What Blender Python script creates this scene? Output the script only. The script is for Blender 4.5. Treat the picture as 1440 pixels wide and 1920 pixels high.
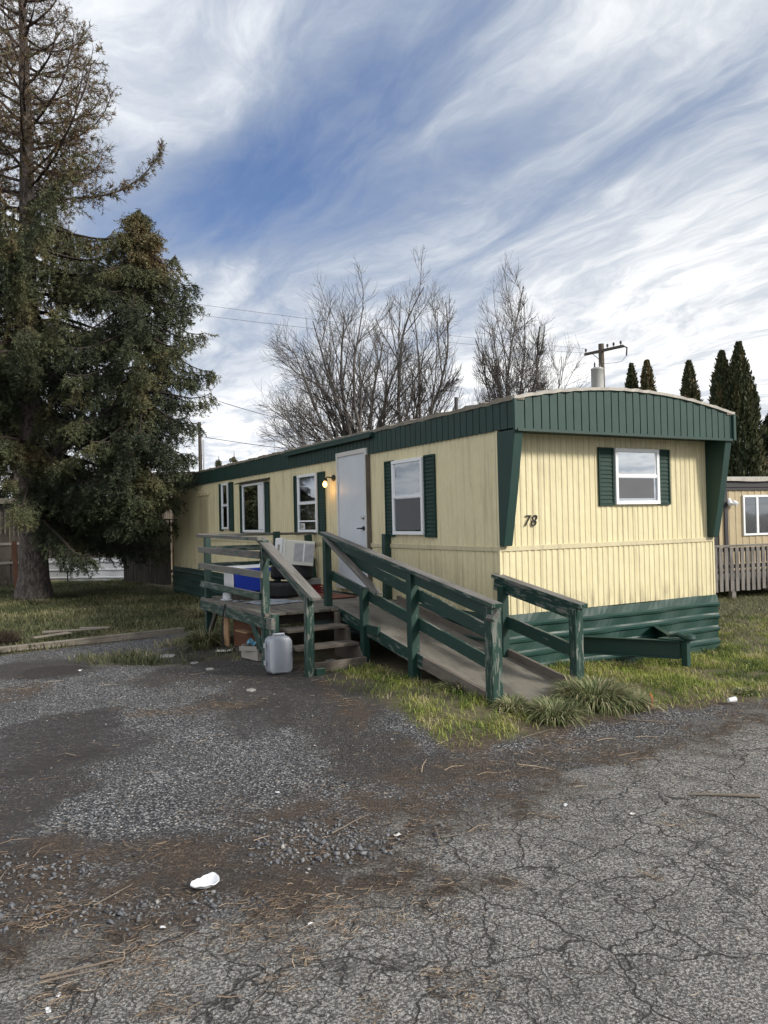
import bpy, math, random
import numpy as np
from mathutils import Vector, Matrix
random.seed(7); rng = np.random.default_rng(7)
S = bpy.context.scene
for o in list(bpy.data.objects): bpy.data.objects.remove(o)
C = S.collection
# ------------------------------------------------------------------ camera
F, PITCH, ROLL, EYE = 1442.0, 0.012, -0.0227, 1.796
cp, sp, cr, sr = math.cos(PITCH), math.sin(PITCH), math.cos(ROLL), math.sin(ROLL)
cam_d = bpy.data.cameras.new('camera'); cam = bpy.data.objects.new('camera', cam_d); C.objects.link(cam)
cam_d.sensor_fit = 'VERTICAL'; cam_d.sensor_height = 36; cam_d.lens = F / 1920 * 36
cam_d.clip_start = 0.05; cam_d.clip_end = 5000
up0 = Vector((0, -sp, cp)); fw = Vector((0, cp, sp)); X0 = Vector((1, 0, 0))
right = X0 * cr + up0 * sr; up = up0 * cr - X0 * sr
m = Matrix((right, up, -fw)).transposed().to_4x4(); m.translation = Vector((0, 0, EYE))
cam.matrix_world = m
S.camera = cam
S.render.resolution_x = 768; S.render.resolution_y = 1024
# ------------------------------------------------------------------ light
SUN_AZ, SUN_EL = math.radians(-28), math.radians(28)      # azimuth from +X towards +Y
sun_d = bpy.data.lights.new('sun', 'SUN'); sun_d.energy = 2.9; sun_d.angle = math.radians(10); sun_d.color = (1.0, 0.94, 0.85)
sun = bpy.data.objects.new('sun', sun_d); C.objects.link(sun)
tosun = Vector((math.cos(SUN_EL) * math.cos(SUN_AZ), math.cos(SUN_EL) * math.sin(SUN_AZ), math.sin(SUN_EL)))
sun.rotation_euler = tosun.to_track_quat('Z', 'Y').to_euler()
S.view_settings.view_transform = 'Standard'; S.view_settings.look = 'None'
S.view_settings.exposure = 0.52; S.view_settings.gamma = 1.0

# ------------------------------------------------------------------ node helper
class NT:
    def __init__(s, tree): s.t = tree; s.n = tree.nodes; s.l = tree.links
    def new(s, typ, **kw):
        n = s.n.new(typ)
        for k, v in kw.items(): setattr(n, k, v)
        return n
    def link(s, a, b): s.l.new(a, b)
    def put(s, inp, v):
        if isinstance(v, bpy.types.NodeSocket): s.link(v, inp)
        elif v is not None: inp.default_value = v
    def math(s, op, a, b=None, c=None, clamp=False):
        n = s.new('ShaderNodeMath', operation=op, use_clamp=clamp); s.put(n.inputs[0], a)
        if b is not None: s.put(n.inputs[1], b)
        if c is not None: s.put(n.inputs[2], c)
        return n.outputs[0]
    def vmath(s, op, a, b=None, sc=None):
        n = s.new('ShaderNodeVectorMath', operation=op); s.put(n.inputs[0], a)
        if b is not None: s.put(n.inputs[1], b)
        if sc is not None: s.put(n.inputs['Scale'], sc)
        return n.outputs[0]
    def noise(s, vec, scale, detail=4, rough=0.55, dist=0.0):
        n = s.new('ShaderNodeTexNoise'); s.put(n.inputs['Vector'], vec)
        n.inputs['Scale'].default_value = scale; n.inputs['Detail'].default_value = detail
        n.inputs['Roughness'].default_value = rough; n.inputs['Distortion'].default_value = dist
        return n.outputs['Fac']
    def noisec(s, vec, scale, detail=3):
        n = s.new('ShaderNodeTexNoise'); s.put(n.inputs['Vector'], vec)
        n.inputs['Scale'].default_value = scale; n.inputs['Detail'].default_value = detail
        return n.outputs['Color']
    def voro(s, vec, scale, feature='F1', out='Distance', rand=1.0):
        n = s.new('ShaderNodeTexVoronoi', feature=feature); s.put(n.inputs['Vector'], vec)
        n.inputs['Scale'].default_value = scale; n.inputs['Randomness'].default_value = rand
        return n.outputs[out]
    def ramp(s, f, stops, interp='LINEAR'):
        n = s.new('ShaderNodeValToRGB'); s.put(n.inputs[0], f); cr_ = n.color_ramp; cr_.interpolation = interp
        while len(cr_.elements) < len(stops): cr_.elements.new(0.5)
        for e, (p, c) in zip(cr_.elements, stops):
            e.position = p; e.color = (*c, 1) if isinstance(c, tuple) else (c, c, c, 1)
        return n.outputs[0]
    def step(s, f, a, b):
        n = s.new('ShaderNodeMapRange'); n.interpolation_type = 'SMOOTHSTEP'; s.put(n.inputs[0], f)
        n.inputs[1].default_value = a; n.inputs[2].default_value = b; return n.outputs[0]
    def mix(s, f, a, b, blend='MIX'):
        n = s.new('ShaderNodeMix', data_type='RGBA', blend_type=blend); s.put(n.inputs[0], f)
        for i, v in ((6, a), (7, b)):
            if isinstance(v, tuple): v = (*v, 1) if len(v) == 3 else v
            s.put(n.inputs[i], v)
        return n.outputs[2]
    def coord(s, o='Object'):
        return s.new('ShaderNodeTexCoord').outputs[o]
    def mapv(s, vec, scale=(1, 1, 1), loc=(0, 0, 0), rot=(0, 0, 0)):
        n = s.new('ShaderNodeMapping'); s.put(n.inputs[0], vec)
        n.inputs['Scale'].default_value = scale; n.inputs['Location'].default_value = loc; n.inputs['Rotation'].default_value = rot
        return n.outputs[0]
    def attr(s, name):
        n = s.new('ShaderNodeAttribute', attribute_name=name); return n.outputs['Fac'], n.outputs['Color']

def material(name):
    m_ = bpy.data.materials.new(name); m_.use_nodes = True
    nt = NT(m_.node_tree); b = m_.node_tree.nodes['Principled BSDF']
    return m_, nt, b
def finish(nt, b, col=None, rough=None, height=None, strength=0.3, dist=0.01):
    if col is not None: nt.put(b.inputs['Base Color'], (*col, 1) if isinstance(col, tuple) and len(col) == 3 else col)
    if rough is not None: nt.put(b.inputs['Roughness'], rough)
    if height is not None:
        bp = nt.new('ShaderNodeBump'); bp.inputs['Strength'].default_value = strength; bp.inputs['Distance'].default_value = dist
        nt.put(bp.inputs['Height'], height); nt.link(bp.outputs[0], b.inputs['Normal'])

# ------------------------------------------------------------------ sky: physical sky seen through streaks of high cloud
world = bpy.data.worlds.new('World'); S.world = world; world.use_nodes = True
w = NT(world.node_tree); bg = world.node_tree.nodes['Background']
sky = w.new('ShaderNodeTexSky', sky_type='NISHITA'); sky.sun_disc = False
sky.sun_elevation = SUN_EL; sky.sun_rotation = math.pi / 2 - SUN_AZ
sky.air_density = 1.3; sky.ozone_density = 3.0; sky.dust_density = 0.4
d = w.coord('Generated')
sep = w.new('ShaderNodeSeparateXYZ'); w.link(d, sep.inputs[0])
zz = w.math('ADD', w.math('MAXIMUM', sep.outputs[2], 0.0), 0.06)
px_ = w.math('DIVIDE', sep.outputs[0], zz); py_ = w.math('DIVIDE', sep.outputs[1], zz)
cmb = w.new('ShaderNodeCombineXYZ'); w.link(px_, cmb.inputs[0]); w.link(py_, cmb.inputs[1])
P = cmb.outputs[0]
# rotate so that Y runs along the streaks (azimuth -24 degrees from the view)
R_ = w.mapv(P, rot=(0, 0, math.radians(-27)))
warp = w.vmath('SCALE', w.vmath('SUBTRACT', w.noisec(R_, 0.45, 3), (0.5, 0.5, 0.5)), sc=0.85)
warp2 = w.vmath('SCALE', w.vmath('SUBTRACT', w.noisec(w.mapv(R_, scale=(1.4, .8, 1), loc=(6, 2, 0)), 1.6, 4), (0.5, 0.5, 0.5)), sc=0.42)
Rw = w.vmath('ADD', w.vmath('ADD', R_, warp), warp2)
st1 = w.noise(w.mapv(Rw, scale=(1.5, 0.30, 1)), 1.0, 9, 0.60, 0.3)
st2 = w.noise(w.mapv(Rw, scale=(3.6, 1.25, 1), loc=(3, 1, 0)), 1.0, 9, 0.66, 0.4)
st3 = w.noise(w.mapv(Rw, scale=(0.55, 0.16, 1), loc=(7.3, 2, 0)), 1.0, 4, 0.5, 0.2)
def gauss(cx, cy, sx, sy, rotdeg=-27):
    v = w.mapv(P, loc=(0, 0, 0))
    v = w.vmath('SUBTRACT', v, (cx, cy, 0))
    v = w.mapv(v, rot=(0, 0, math.radians(rotdeg)))
    v = w.vmath('DIVIDE', v, (sx, sy, 1))
    ln = w.new('ShaderNodeVectorMath', operation='LENGTH'); w.link(v, ln.inputs[0])
    return w.math('EXPONENT', w.math('MULTIPLY', w.math('POWER', ln.outputs[1], 2.0), -1.0))
hole = gauss(-0.22, 2.05, 0.30, 0.8, -62)
hole2 = gauss(-0.05, 1.62, 0.16, 0.8, -40)
hole3 = gauss(0.35, 1.75, 0.10, 0.5, -35)
base = w.math('ADD', w.math('MULTIPLY', st1, 0.95), w.math('MULTIPLY', st2, 0.34))
base = w.math('ADD', base, w.math('MULTIPLY', st3, 0.45))
base = w.math('SUBTRACT', base, w.math('MULTIPLY', hole, 0.26))
base = w.math('ADD', base, w.math('MULTIPLY', w.step(sep.outputs[1], 0.1, -0.3), 0.35))
base = w.math('SUBTRACT', base, w.math('MULTIPLY', hole2, 0.13))
base = w.math('SUBTRACT', base, w.math('MULTIPLY', hole3, 0.08))
puff = w.noise(w.mapv(Rw, scale=(2.2, 1.1, 1), loc=(4, 8, 0)), 1.0, 7, 0.62, 0.8)
low = w.step(sep.outputs[2], 0.40, 0.05)
base = w.math('ADD', base, w.math('MULTIPLY', low, 0.20))
base = w.math('ADD', base, w.math('MULTIPLY', gauss(-0.55, 1.25, 0.30, 0.45, 0), 0.16))
cov = w.step(w.math('ADD', base, w.math('MULTIPLY', w.math('SUBTRACT', puff, 0.5), 0.25)), 0.46, 0.92)
bright = w.step(base, 0.70, 1.10)
fibre = w.noise(w.mapv(Rw, scale=(5.0, 2.4, 1), loc=(1, 5, 0)), 1.0, 8, 0.68, 0.6)
bright = w.math('MULTIPLY', bright, w.math('ADD', 0.38, w.math('MULTIPLY', w.step(w.math('ADD', w.math('MULTIPLY', fibre, 0.4), w.math('MULTIPLY', puff, 0.6)), 0.40, 0.565), 0.62)))
ccol = w.mix(bright, (0.30, 0.35, 0.435), (0.80, 0.81, 0.825))
ccol = w.mix(w.step(sep.outputs[0], -0.2, 0.5), ccol, w.mix(1.0, ccol, (1.08, 1.06, 1.02), 'MULTIPLY'))
skc = w.mix(1.0, sky.outputs[0], (0.115, 0.118, 0.135), 'MULTIPLY')
blue = w.mix(0.85, skc, w.mix(w.step(sep.outputs[2], 0.0, 0.5), (0.22, 0.31, 0.50), (0.066, 0.122, 0.275)))
outc = w.mix(cov, blue, ccol)
w.link(outc, bg.inputs[0]); bg.inputs[1].default_value = 1.0

# ------------------------------------------------------------------ frame of the mobile home: x along its front, y along its long side
HX, HY, YAW, W, L = 1.2778, 8.540, 0.5152, 3.56, 14.2
HN = Vector((HX, HY, 0)); CY, SY = math.cos(YAW), math.sin(YAW)
def hw(x, y, z=0.0): return Vector((HX + x * CY - y * SY, HY + x * SY + y * CY, z))
def wh(x, y):                       # world -> house frame (arrays ok)
    dx, dy = x - HX, y - HY
    return dx * CY + dy * SY, -dx * SY + dy * CY
def gp(x, y, z=0.0):                # where a sight line through a photo position meets the ground
    dx, dy = x - 720, y - 960
    u = dx * cr + dy * sr; v = -dx * sr + dy * cr
    a, c = u / F, -v / F
    D = (a, cp - c * sp, sp + c * cp); t = (z - EYE) / D[2]
    return (D[0] * t, D[1] * t)
def far(x, y, Y):                   # position on a sight line at depth Y
    dx, dy = x - 720, y - 960
    u = dx * cr + dy * sr; v = -dx * sr + dy * cr
    a, c = u / F, -v / F
    D = (a, cp - c * sp, sp + c * cp); t = Y / D[1]
    return Vector((D[0] * t, Y, EYE + D[2] * t))

# ------------------------------------------------------------------ smooth noise for numpy
_perm = rng.random((256, 256))
def vnoise(x, y):
    xi = np.floor(x).astype(int); yi = np.floor(y).astype(int); fx = x - xi; fy = y - yi
    fx = fx * fx * (3 - 2 * fx); fy = fy * fy * (3 - 2 * fy)
    g = lambda a, b: _perm[a & 255, b & 255]
    return (g(xi, yi) * (1 - fx) + g(xi + 1, yi) * fx) * (1 - fy) + (g(xi, yi + 1) * (1 - fx) + g(xi + 1, yi + 1) * fx) * fy
def fbm(x, y, o=4):
    s = 0; a = 0.5; t = 0
    for i in range(o): s = s + a * vnoise(x + 17.3 * i, y + 9.1 * i); t += a; a *= 0.5; x = x * 2.03; y = y * 2.03
    return s / t
def sstep(a, b, x):
    t = np.clip((x - a) / (b - a), 0, 1); return t * t * (3 - 2 * t)
def ground_z(x, y):
    x = np.asarray(x, float); y = np.asarray(y, float)
    hx, hy = wh(x, y)
    mound = sstep(-2.7, -1.5, hx) * sstep(1.9, 0.9, hx) * sstep(-2.1, -0.9, hy) * sstep(7.0, 5.0, hy)
    right = sstep(-2.6, -1.2, hy) * sstep(-0.5, 1.0, hx) * sstep(9, 5, hx) * 0.03 * sstep(3.0, 0.0, hy)
    z = 0.10 * mound + 0.0 * right
    near = np.exp(-((x) ** 2 + (y - 8) ** 2) / 500.0)
    z = z + (fbm(x * 0.7, y * 0.7, 3) - 0.5) * 0.05 * near
    return z
def gz(x, y): return float(ground_z(x, y))

# ------------------------------------------------------------------ mesh building
class MB:
    def __init__(s): s.v = []; s.f = []; s.uv = []
    def add(s, vs, fs, uvs=None):
        o = len(s.v); s.v += [tuple(p) for p in vs]
        for i, f in enumerate(fs):
            s.f.append(tuple(o + k for k in f))
            s.uv.append(uvs[i] if uvs else [(0, 0)] * len(f))
        return s
    def box(s, a, b):
        (x0, y0, z0), (x1, y1, z1) = a, b
        return s.board(((x0 + x1) / 2, y0, (z0 + z1) / 2), ((x0 + x1) / 2, y1, (z0 + z1) / 2), abs(x1 - x0), abs(z1 - z0)) if True else s
    def board(s, p0, p1, w_, h_, upv=(0, 0, 1), jit=0.0):
        """a bar from p0 to p1, w_ wide sideways and h_ high along upv; UVs run along it in metres"""
        p0 = Vector(p0); p1 = Vector(p1); d_ = p1 - p0; ln = d_.length; d_.normalize()
        sd = d_.cross(Vector(upv)); sd.normalize(); u_ = sd.cross(d_); u_.normalize()
        vs = []
        for p in (p0, p1):
            for a, b in ((-1, -1), (1, -1), (1, 1), (-1, 1)):
                j = Vector((random.uniform(-jit, jit), random.uniform(-jit, jit), random.uniform(-jit, jit))) if jit else Vector((0, 0, 0))
                vs.append(p + sd * (a * w_ / 2) + u_ * (b * h_ / 2) + j)
        ou, ov = random.random() * 20, random.random() * 20
        fs = [(0, 1, 5, 4), (1, 2, 6, 5), (2, 3, 7, 6), (3, 0, 4, 7), (3, 2, 1, 0), (4, 5, 6, 7)]
        per = [w_, h_, w_, h_]; uvs = []; acc = ov
        for k in range(4):
            uvs.append([(ou, acc), (ou, acc + per[k]), (ou + ln, acc + per[k]), (ou + ln, acc)]); acc += per[k]
        uvs += [[(ou, ov), (ou, ov + w_), (ou + h_, ov + w_), (ou + h_, ov)]] * 2
        return s.add(vs, fs, uvs)
    def tube(s, pts, rad, n=8, cap=True):
        pts = [Vector(p) for p in pts]; k = len(pts)
        if not hasattr(rad, '__len__'): rad = [rad] * k
        vs = []; prev = None
        for i, p in enumerate(pts):
            t = (pts[min(i + 1, k - 1)] - pts[max(i - 1, 0)]); t.normalize()
            ref = prev if prev is not None else (Vector((0, 0, 1)) if abs(t.z) < 0.9 else Vector((1, 0, 0)))
            a = ref - t * ref.dot(t); a.normalize(); b = t.cross(a); prev = a
            for j in range(n):
                an = 2 * math.pi * j / n
                vs.append(p + (a * math.cos(an) + b * math.sin(an)) * rad[i])
        fs = [(i * n + j, i * n + (j + 1) % n, (i + 1) * n + (j + 1) % n, (i + 1) * n + j) for i in range(k - 1) for j in range(n)]
        if cap: fs += [tuple(reversed(range(n))), tuple(range((k - 1) * n, k * n))]
        return s.add(vs, fs)
    def lathe(s, prof, c=(0, 0, 0), n=24, axis=(0, 0, 1), sq=1.0):
        ax = Vector(axis).normalized(); ref = Vector((0, 0, 1)) if abs(ax.z) < 0.9 else Vector((1, 0, 0))
        a = ref.cross(ax).normalized(); b = ax.cross(a); c = Vector(c); vs = []
        for r, h_ in prof:
            for j in range(n):
                an = 2 * math.pi * j / n
                vs.append(c + a * (r * math.cos(an)) + b * (r * sq * math.sin(an)) + ax * h_)
        k = len(prof)
        fs = [(i * n + j, i * n + (j + 1) % n, (i + 1) * n + (j + 1) % n, (i + 1) * n + j) for i in range(k - 1) for j in range(n)]
        fs += [tuple(reversed(range(n))), tuple(range((k - 1) * n, k * n))]
        return s.add(vs, fs)
    def prism(s, poly, ext):
        poly = [Vector(p) for p in poly]; ext = Vector(ext); n = len(poly)
        vs = poly + [p + ext for p in poly]
        fs = [tuple(reversed(range(n))), tuple(range(n, 2 * n))] + [(i, (i + 1) % n, n + (i + 1) % n, n + i) for i in range(n)]
        return s.add(vs, fs)
    def strip(s, A, B):          # quads between two equally long polylines
        n = len(A); vs = list(A) + list(B)
        fs = [(i, i + 1, n + i + 1, n + i) for i in range(n - 1)]
        uvs = [[(A[i][0] + A[i][1], A[i][2]), (A[i + 1][0] + A[i + 1][1], A[i + 1][2]), (B[i + 1][0] + B[i + 1][1], B[i + 1][2]), (B[i][0] + B[i][1], B[i][2])] for i in range(n - 1)]
        return s.add(vs, fs, uvs)

def obj(name, mb, mat, parent=None, smooth=False, bevel=0.0, segs=1, loc=None, rotz=None):
    me = bpy.data.meshes.new(name); me.from_pydata(mb.v, [], mb.f)
    uvl = me.uv_layers.new(name='UVMap')
    flat = [c for f in mb.uv for uv in f for c in uv]
    uvl.data.foreach_set('uv', flat)
    import bmesh
    bm = bmesh.new(); bm.from_mesh(me); bmesh.ops.recalc_face_normals(bm, faces=bm.faces); bm.to_mesh(me); bm.free()
    me.materials.append(mat)
    if smooth:
        me.shade_smooth()
        me.set_sharp_from_angle(angle=math.radians(40))
    o = bpy.data.objects.new(name, me); C.objects.link(o)
    if parent: o.parent = parent
    if loc is not None: o.location = loc
    if rotz is not None: o.rotation_euler = (0, 0, rotz)
    if bevel:
        bv = o.modifiers.new('bevel', 'BEVEL'); bv.width = bevel; bv.segments = segs; bv.limit_method = 'ANGLE'; bv.angle_limit = math.radians(50)
    return o
def big(name, V, faces4=None, faces3=None, mat=None, parent=None, attrs=None, smooth=False):
    """fast mesh from arrays; attrs: name -> per-vertex float array"""
    me = bpy.data.meshes.new(name)
    n4 = 0 if faces4 is None else len(faces4); n3 = 0 if faces3 is None else len(faces3)
    me.vertices.add(len(V)); me.vertices.foreach_set('co', np.ascontiguousarray(V, dtype=np.float32).ravel())
    idx = []; tot = []
    if n4: idx.append(np.asarray(faces4).ravel()); tot.append(np.full(n4, 4))
    if n3: idx.append(np.asarray(faces3).ravel()); tot.append(np.full(n3, 3))
    idx = np.concatenate(idx); tot = np.concatenate(tot); start = np.concatenate(([0], np.cumsum(tot)[:-1]))
    me.loops.add(len(idx)); me.loops.foreach_set('vertex_index', idx.astype(np.int32))
    me.polygons.add(len(tot)); me.polygons.foreach_set('loop_start', start.astype(np.int32)); me.polygons.foreach_set('loop_total', tot.astype(np.int32))
    for k, a in (attrs or {}).items():
        at = me.attributes.new(k, 'FLOAT', 'POINT'); at.data.foreach_set('value', np.asarray(a, dtype=np.float32))
    me.update(calc_edges=True)
    if smooth: me.polygons.foreach_set('use_smooth', np.ones(len(tot), bool))
    me.materials.append(mat)
    o = bpy.data.objects.new(name, me); C.objects.link(o)
    if parent: o.parent = parent
    return o
def thing(name, label, cat, loc=(0, 0, 0), rotz=0, group=None):
    o = bpy.data.objects.new(name, None); C.objects.link(o); o.empty_display_size = 0.2
    o.location = loc; o.rotation_euler = (0, 0, rotz); o['label'] = label; o['category'] = cat
    if group: o['group'] = group
    return o
def tag(o, label, cat, group=None, kind=None):
    o['label'] = label; o['category'] = cat
    if group: o['group'] = group
    if kind: o['kind'] = kind
    return o

# ------------------------------------------------------------------ materials
def simple(name, col, rough=0.6, metal=0.0, bump=0.0, bscale=40, var=0.12, vscale=3.0, coat=0.0):
    m_, nt, b = material(name); o = nt.coord()
    n = nt.noise(o, vscale, 5, 0.6)
    c = nt.mix(n, tuple(x * (1 - var) for x in col), tuple(min(1, x * (1 + var)) for x in col))
    finish(nt, b, c, nt.math('ADD', nt.math('MULTIPLY', nt.noise(o, vscale * 3, 3), 0.15), rough - 0.07),
           nt.noise(o, bscale, 4) if bump else None, bump, 0.005)
    b.inputs['Metallic'].default_value = metal
    return m_
def wood(name, c1, c2, paint=None, peel=0.5, topwear=0.0, seed=0.0, rough=0.85):
    """weathered boards; paint peels in flakes, and more on upward faces"""
    m_, nt, b = material(name); uv = nt.coord('UV')
    g = nt.mapv(uv, scale=(1.2, 22, 1), loc=(seed, seed, 0))
    grain = nt.noise(g, 2.2, 7, 0.68, 0.5)
    fine = nt.noise(nt.mapv(uv, scale=(5, 130, 1)), 1.5, 4, 0.6)
    patch = nt.noise(nt.mapv(uv, scale=(1.0, 2.5, 1)), 1.6, 4)
    col = nt.mix(grain, c1, c2)
    col = nt.mix(nt.math('MULTIPLY', nt.step(fine, 0.52, 0.66), 0.6), col, tuple(x * 0.38 for x in c1))
    col = nt.mix(nt.math('MULTIPLY', nt.step(patch, 0.45, 0.65), 0.55), col, tuple(x * 0.6 for x in c1))
    h = nt.math('ADD', grain, nt.math('MULTIPLY', fine, 0.5))
    if paint:
        geo = nt.new('ShaderNodeNewGeometry'); sx = nt.new('ShaderNodeSeparateXYZ'); nt.link(geo.outputs['Normal'], sx.inputs[0])
        upf = nt.step(sx.outputs[2], 0.45, 0.8)
        fl = nt.noise(nt.mapv(uv, scale=(1.3, 6, 1), loc=(seed * 3, 1, 0)), 3.2, 8, 0.7, 0.6)
        fl = nt.math('ADD', fl, nt.math('MULTIPLY', nt.math('SUBTRACT', grain, 0.5), 0.35))
        fl = nt.math('ADD', fl, nt.math('MULTIPLY', upf, topwear))
        wear = nt.step(fl, 1.0 - peel, 1.0 - peel + 0.035)
        pv = nt.noise(nt.mapv(uv, scale=(1, 3, 1)), 2.5, 5)
        pc = nt.mix(pv, tuple(x * 0.75 for x in paint), tuple(x * 1.3 for x in paint))
        edge = nt.step(fl, 1.0 - peel - 0.05, 1.0 - peel)
        pc = nt.mix(nt.math('MULTIPLY', edge, 0.5), pc, (0.22, 0.26, 0.22))
        col = nt.mix(wear, pc, col)
        h = nt.math('ADD', nt.math('MULTIPLY', h, nt.math('ADD', nt.math('MULTIPLY', wear, 0.8), 0.2)), nt.math('MULTIPLY', wear, -0.9))
        finish(nt, b, col, nt.math('ADD', nt.math('MULTIPLY', wear, 0.35), 0.5), h, 0.55, 0.004)
    else: finish(nt, b, col, rough, h, 0.6, 0.004)
    return m_
GREEN = (0.006, 0.034, 0.026)
M = {}
M['paintwood'] = wood('green painted wood', (0.085, 0.079, 0.073), (0.25, 0.238, 0.22), GREEN, 0.33, 0.14)
M['wornwood'] = wood('peeling green painted wood', (0.080, 0.074, 0.068), (0.25, 0.238, 0.22), GREEN, 0.43, 0.22, 3)
M['barewood'] = wood('grey bare wood with paint remains', (0.070, 0.065, 0.060), (0.235, 0.223, 0.205), GREEN, 0.56, 0.3, 5)
M['deckwood'] = wood('weathered deck wood', (0.070, 0.063, 0.052), (0.26, 0.24, 0.20))
M['treadwood'] = wood('weathered step wood', (0.07, 0.058, 0.048), (0.20, 0.17, 0.14), None, 0, 0, 2)
M['fencewood'] = wood('dark stained fence wood', (0.030, 0.024, 0.020), (0.085, 0.07, 0.06), None, 0, 0, 8)
M['paleboard'] = wood('grey brown deck pickets', (0.105, 0.096, 0.088), (0.26, 0.242, 0.222), None, 0, 0, 4)
M['logwood'] = wood('weathered landscape timber', (0.10, 0.085, 0.07), (0.28, 0.25, 0.215), None, 0, 0, 6)
M['plywood'] = wood('orange brown plywood', (0.26, 0.15, 0.075), (0.42, 0.26, 0.14), None, 0, 0, 7)
M['polewood'] = wood('utility pole wood', (0.05, 0.04, 0.032), (0.13, 0.11, 0.09), None, 0, 0, 9)

def siding_mat(name, c, dirt=(0.30, 0.26, 0.17), amt=0.55):
    m_, nt, b = material(name); o = nt.coord()
    big_ = nt.noise(nt.mapv(o, scale=(1, 1, 0.35)), 1.3, 5)
    streak = nt.noise(nt.mapv(o, scale=(14, 14, 0.7)), 1.0, 5, 0.6)
    fine = nt.noise(o, 60, 3)
    col = nt.mix(big_, tuple(x * 0.90 for x in c), tuple(min(1, x * 1.07) for x in c))
    col = nt.mix(nt.math('MULTIPLY', nt.step(streak, 0.46, 0.75), amt), col, dirt)
    # grime near the belt and skirting edge
    sx = nt.new('ShaderNodeSeparateXYZ'); nt.link(o, sx.inputs[0])
    low_ = nt.math('MULTIPLY', nt.step(sx.outputs[2], 1.05, 0.7), nt.step(nt.noise(nt.mapv(o, scale=(9, 9, 2)), 1, 4), 0.42, 0.62))
    col = nt.mix(nt.math('MULTIPLY', low_, 0.5), col, (0.22, 0.19, 0.12))
    scuff = nt.math('MULTIPLY', nt.step(nt.noise(nt.mapv(o, scale=(3, 3, 1)), 3.5, 7, 0.75, 0.8), 0.60, 0.70), 0.35)
    col = nt.mix(scuff, col, (0.36, 0.32, 0.22))
    dents = nt.noise(nt.mapv(o, scale=(1, 1, 0.6)), 5.0, 3)
    h = nt.math('ADD', nt.math('MULTIPLY', dents, 1.0), nt.math('MULTIPLY', fine, 0.05))
    finish(nt, b, col, nt.math('ADD', nt.math('MULTIPLY', big_, 0.2), 0.34), h, 0.6, 0.03)
    return m_
M['siding'] = siding_mat('pale yellow metal siding', (0.665, 0.595, 0.375))
M['belt'] = siding_mat('pale yellow belt trim', (0.54, 0.48, 0.31), amt=0.5)
M['nsiding'] = siding_mat('tan metal siding', (0.42, 0.34, 0.21))
M['greenmetal'] = simple('green painted metal', (0.007, 0.040, 0.032), 0.6, 0.0, 0.25, 6, 0.25, 2.5)
M['greendark'] = simple('dark green painted metal', (0.005, 0.033, 0.026), 0.55, 0.0, 0.2, 6, 0.25, 2.5)
M['greenskirt'] = simple('green skirting metal', (0.006, 0.038, 0.030), 0.45, 0.0, 0.30, 5, 0.30, 2.0)
M['shutter'] = simple('dark green shutter plastic', (0.004, 0.030, 0.022), 0.75, 0, 0, 40, 0.15)
M['white'] = simple('white window frame', (0.74, 0.76, 0.78), 0.45, 0, 0.05, 30, 0.08)
M['dirtywhite'] = simple('dirty white trim', (0.55, 0.54, 0.51), 0.6, 0, 0.2, 20, 0.25)
M['door'] = simple('pale grey blue door', (0.54, 0.575, 0.62), 0.45, 0, 0.12, 6, 0.12, 2.5)
M['rooftrim'] = simple('weathered pale roof edge', (0.38, 0.36, 0.32), 0.8, 0, 0.9, 14, 0.5, 7)
M['roofedge'] = simple('mossy grey roof edge', (0.21, 0.19, 0.155), 0.9, 0, 1.0, 12, 0.5, 7)
M['roof'] = simple('grey roof coating', (0.32, 0.31, 0.30), 0.8, 0, 0.3, 8)
M['black'] = simple('black iron', (0.012, 0.012, 0.013), 0.5, 0.2)
M['darkbrown'] = simple('dark brown trim', (0.022, 0.02, 0.024), 0.5)
M['chrome'] = simple('worn chrome', (0.5, 0.5, 0.5), 0.3, 1.0)
M['dark'] = simple('dark interior', (0.075, 0.08, 0.088), 0.9)  # painted tone of unlit depth, lifted to carry the panes' grey reflections
M['screen'] = simple('grey insect screen', (0.10, 0.105, 0.115), 0.8)
M['curtain'] = simple('pale green curtain', (0.42, 0.46, 0.41), 0.9, 0, 0.5, 6, 0.1, 4)
M['blinds'] = simple('pale blinds', (0.5, 0.53, 0.5), 0.6)
M['galv'] = simple('galvanised metal', (0.52, 0.54, 0.57), 0.4, 0.3, 0.15, 6, 0.2)
M['concrete'] = simple('grey concrete', (0.24, 0.24, 0.23), 0.9, 0, 0.4, 30, 0.2)
M['rubber'] = simple('black tyre rubber', (0.014, 0.015, 0.018), 0.7, 0, 0.1)
M['blue'] = simple('blue plastic', (0.012, 0.045, 0.42), 0.35, 0, 0, 40, 0.08)
M['whiteplastic'] = simple('white plastic', (0.72, 0.73, 0.75), 0.4, 0, 0, 40, 0.05)
M['acplastic'] = simple('yellowed white plastic', (0.62, 0.61, 0.55), 0.45, 0, 0, 40, 0.08)
M['suit'] = simple('pale grey hard plastic', (0.30, 0.325, 0.37), 0.42, 0, 0.08, 50, 0.08)
M['red'] = simple('red plastic', (0.20, 0.010, 0.012), 0.5)
M['orange'] = simple('faded orange plastic', (0.65, 0.13, 0.04), 0.5)
M['mat'] = simple('rust brown doormat', (0.14, 0.055, 0.035), 0.95, 0, 0.8, 70, 0.3)
M['foam'] = simple('white foam', (0.66, 0.68, 0.71), 0.55, 0, 0.2, 90, 0.03)
M['card'] = simple('dirty grey carton', (0.30, 0.28, 0.25), 0.85, 0, 0.3, 14, 0.2)
M['cyan'] = simple('cyan plastic bag', (0.06, 0.22, 0.32), 0.4, 0, 0.8, 12, 0.3)
M['insul'] = simple('brown glazed insulator', (0.03, 0.015, 0.012), 0.3)
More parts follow.
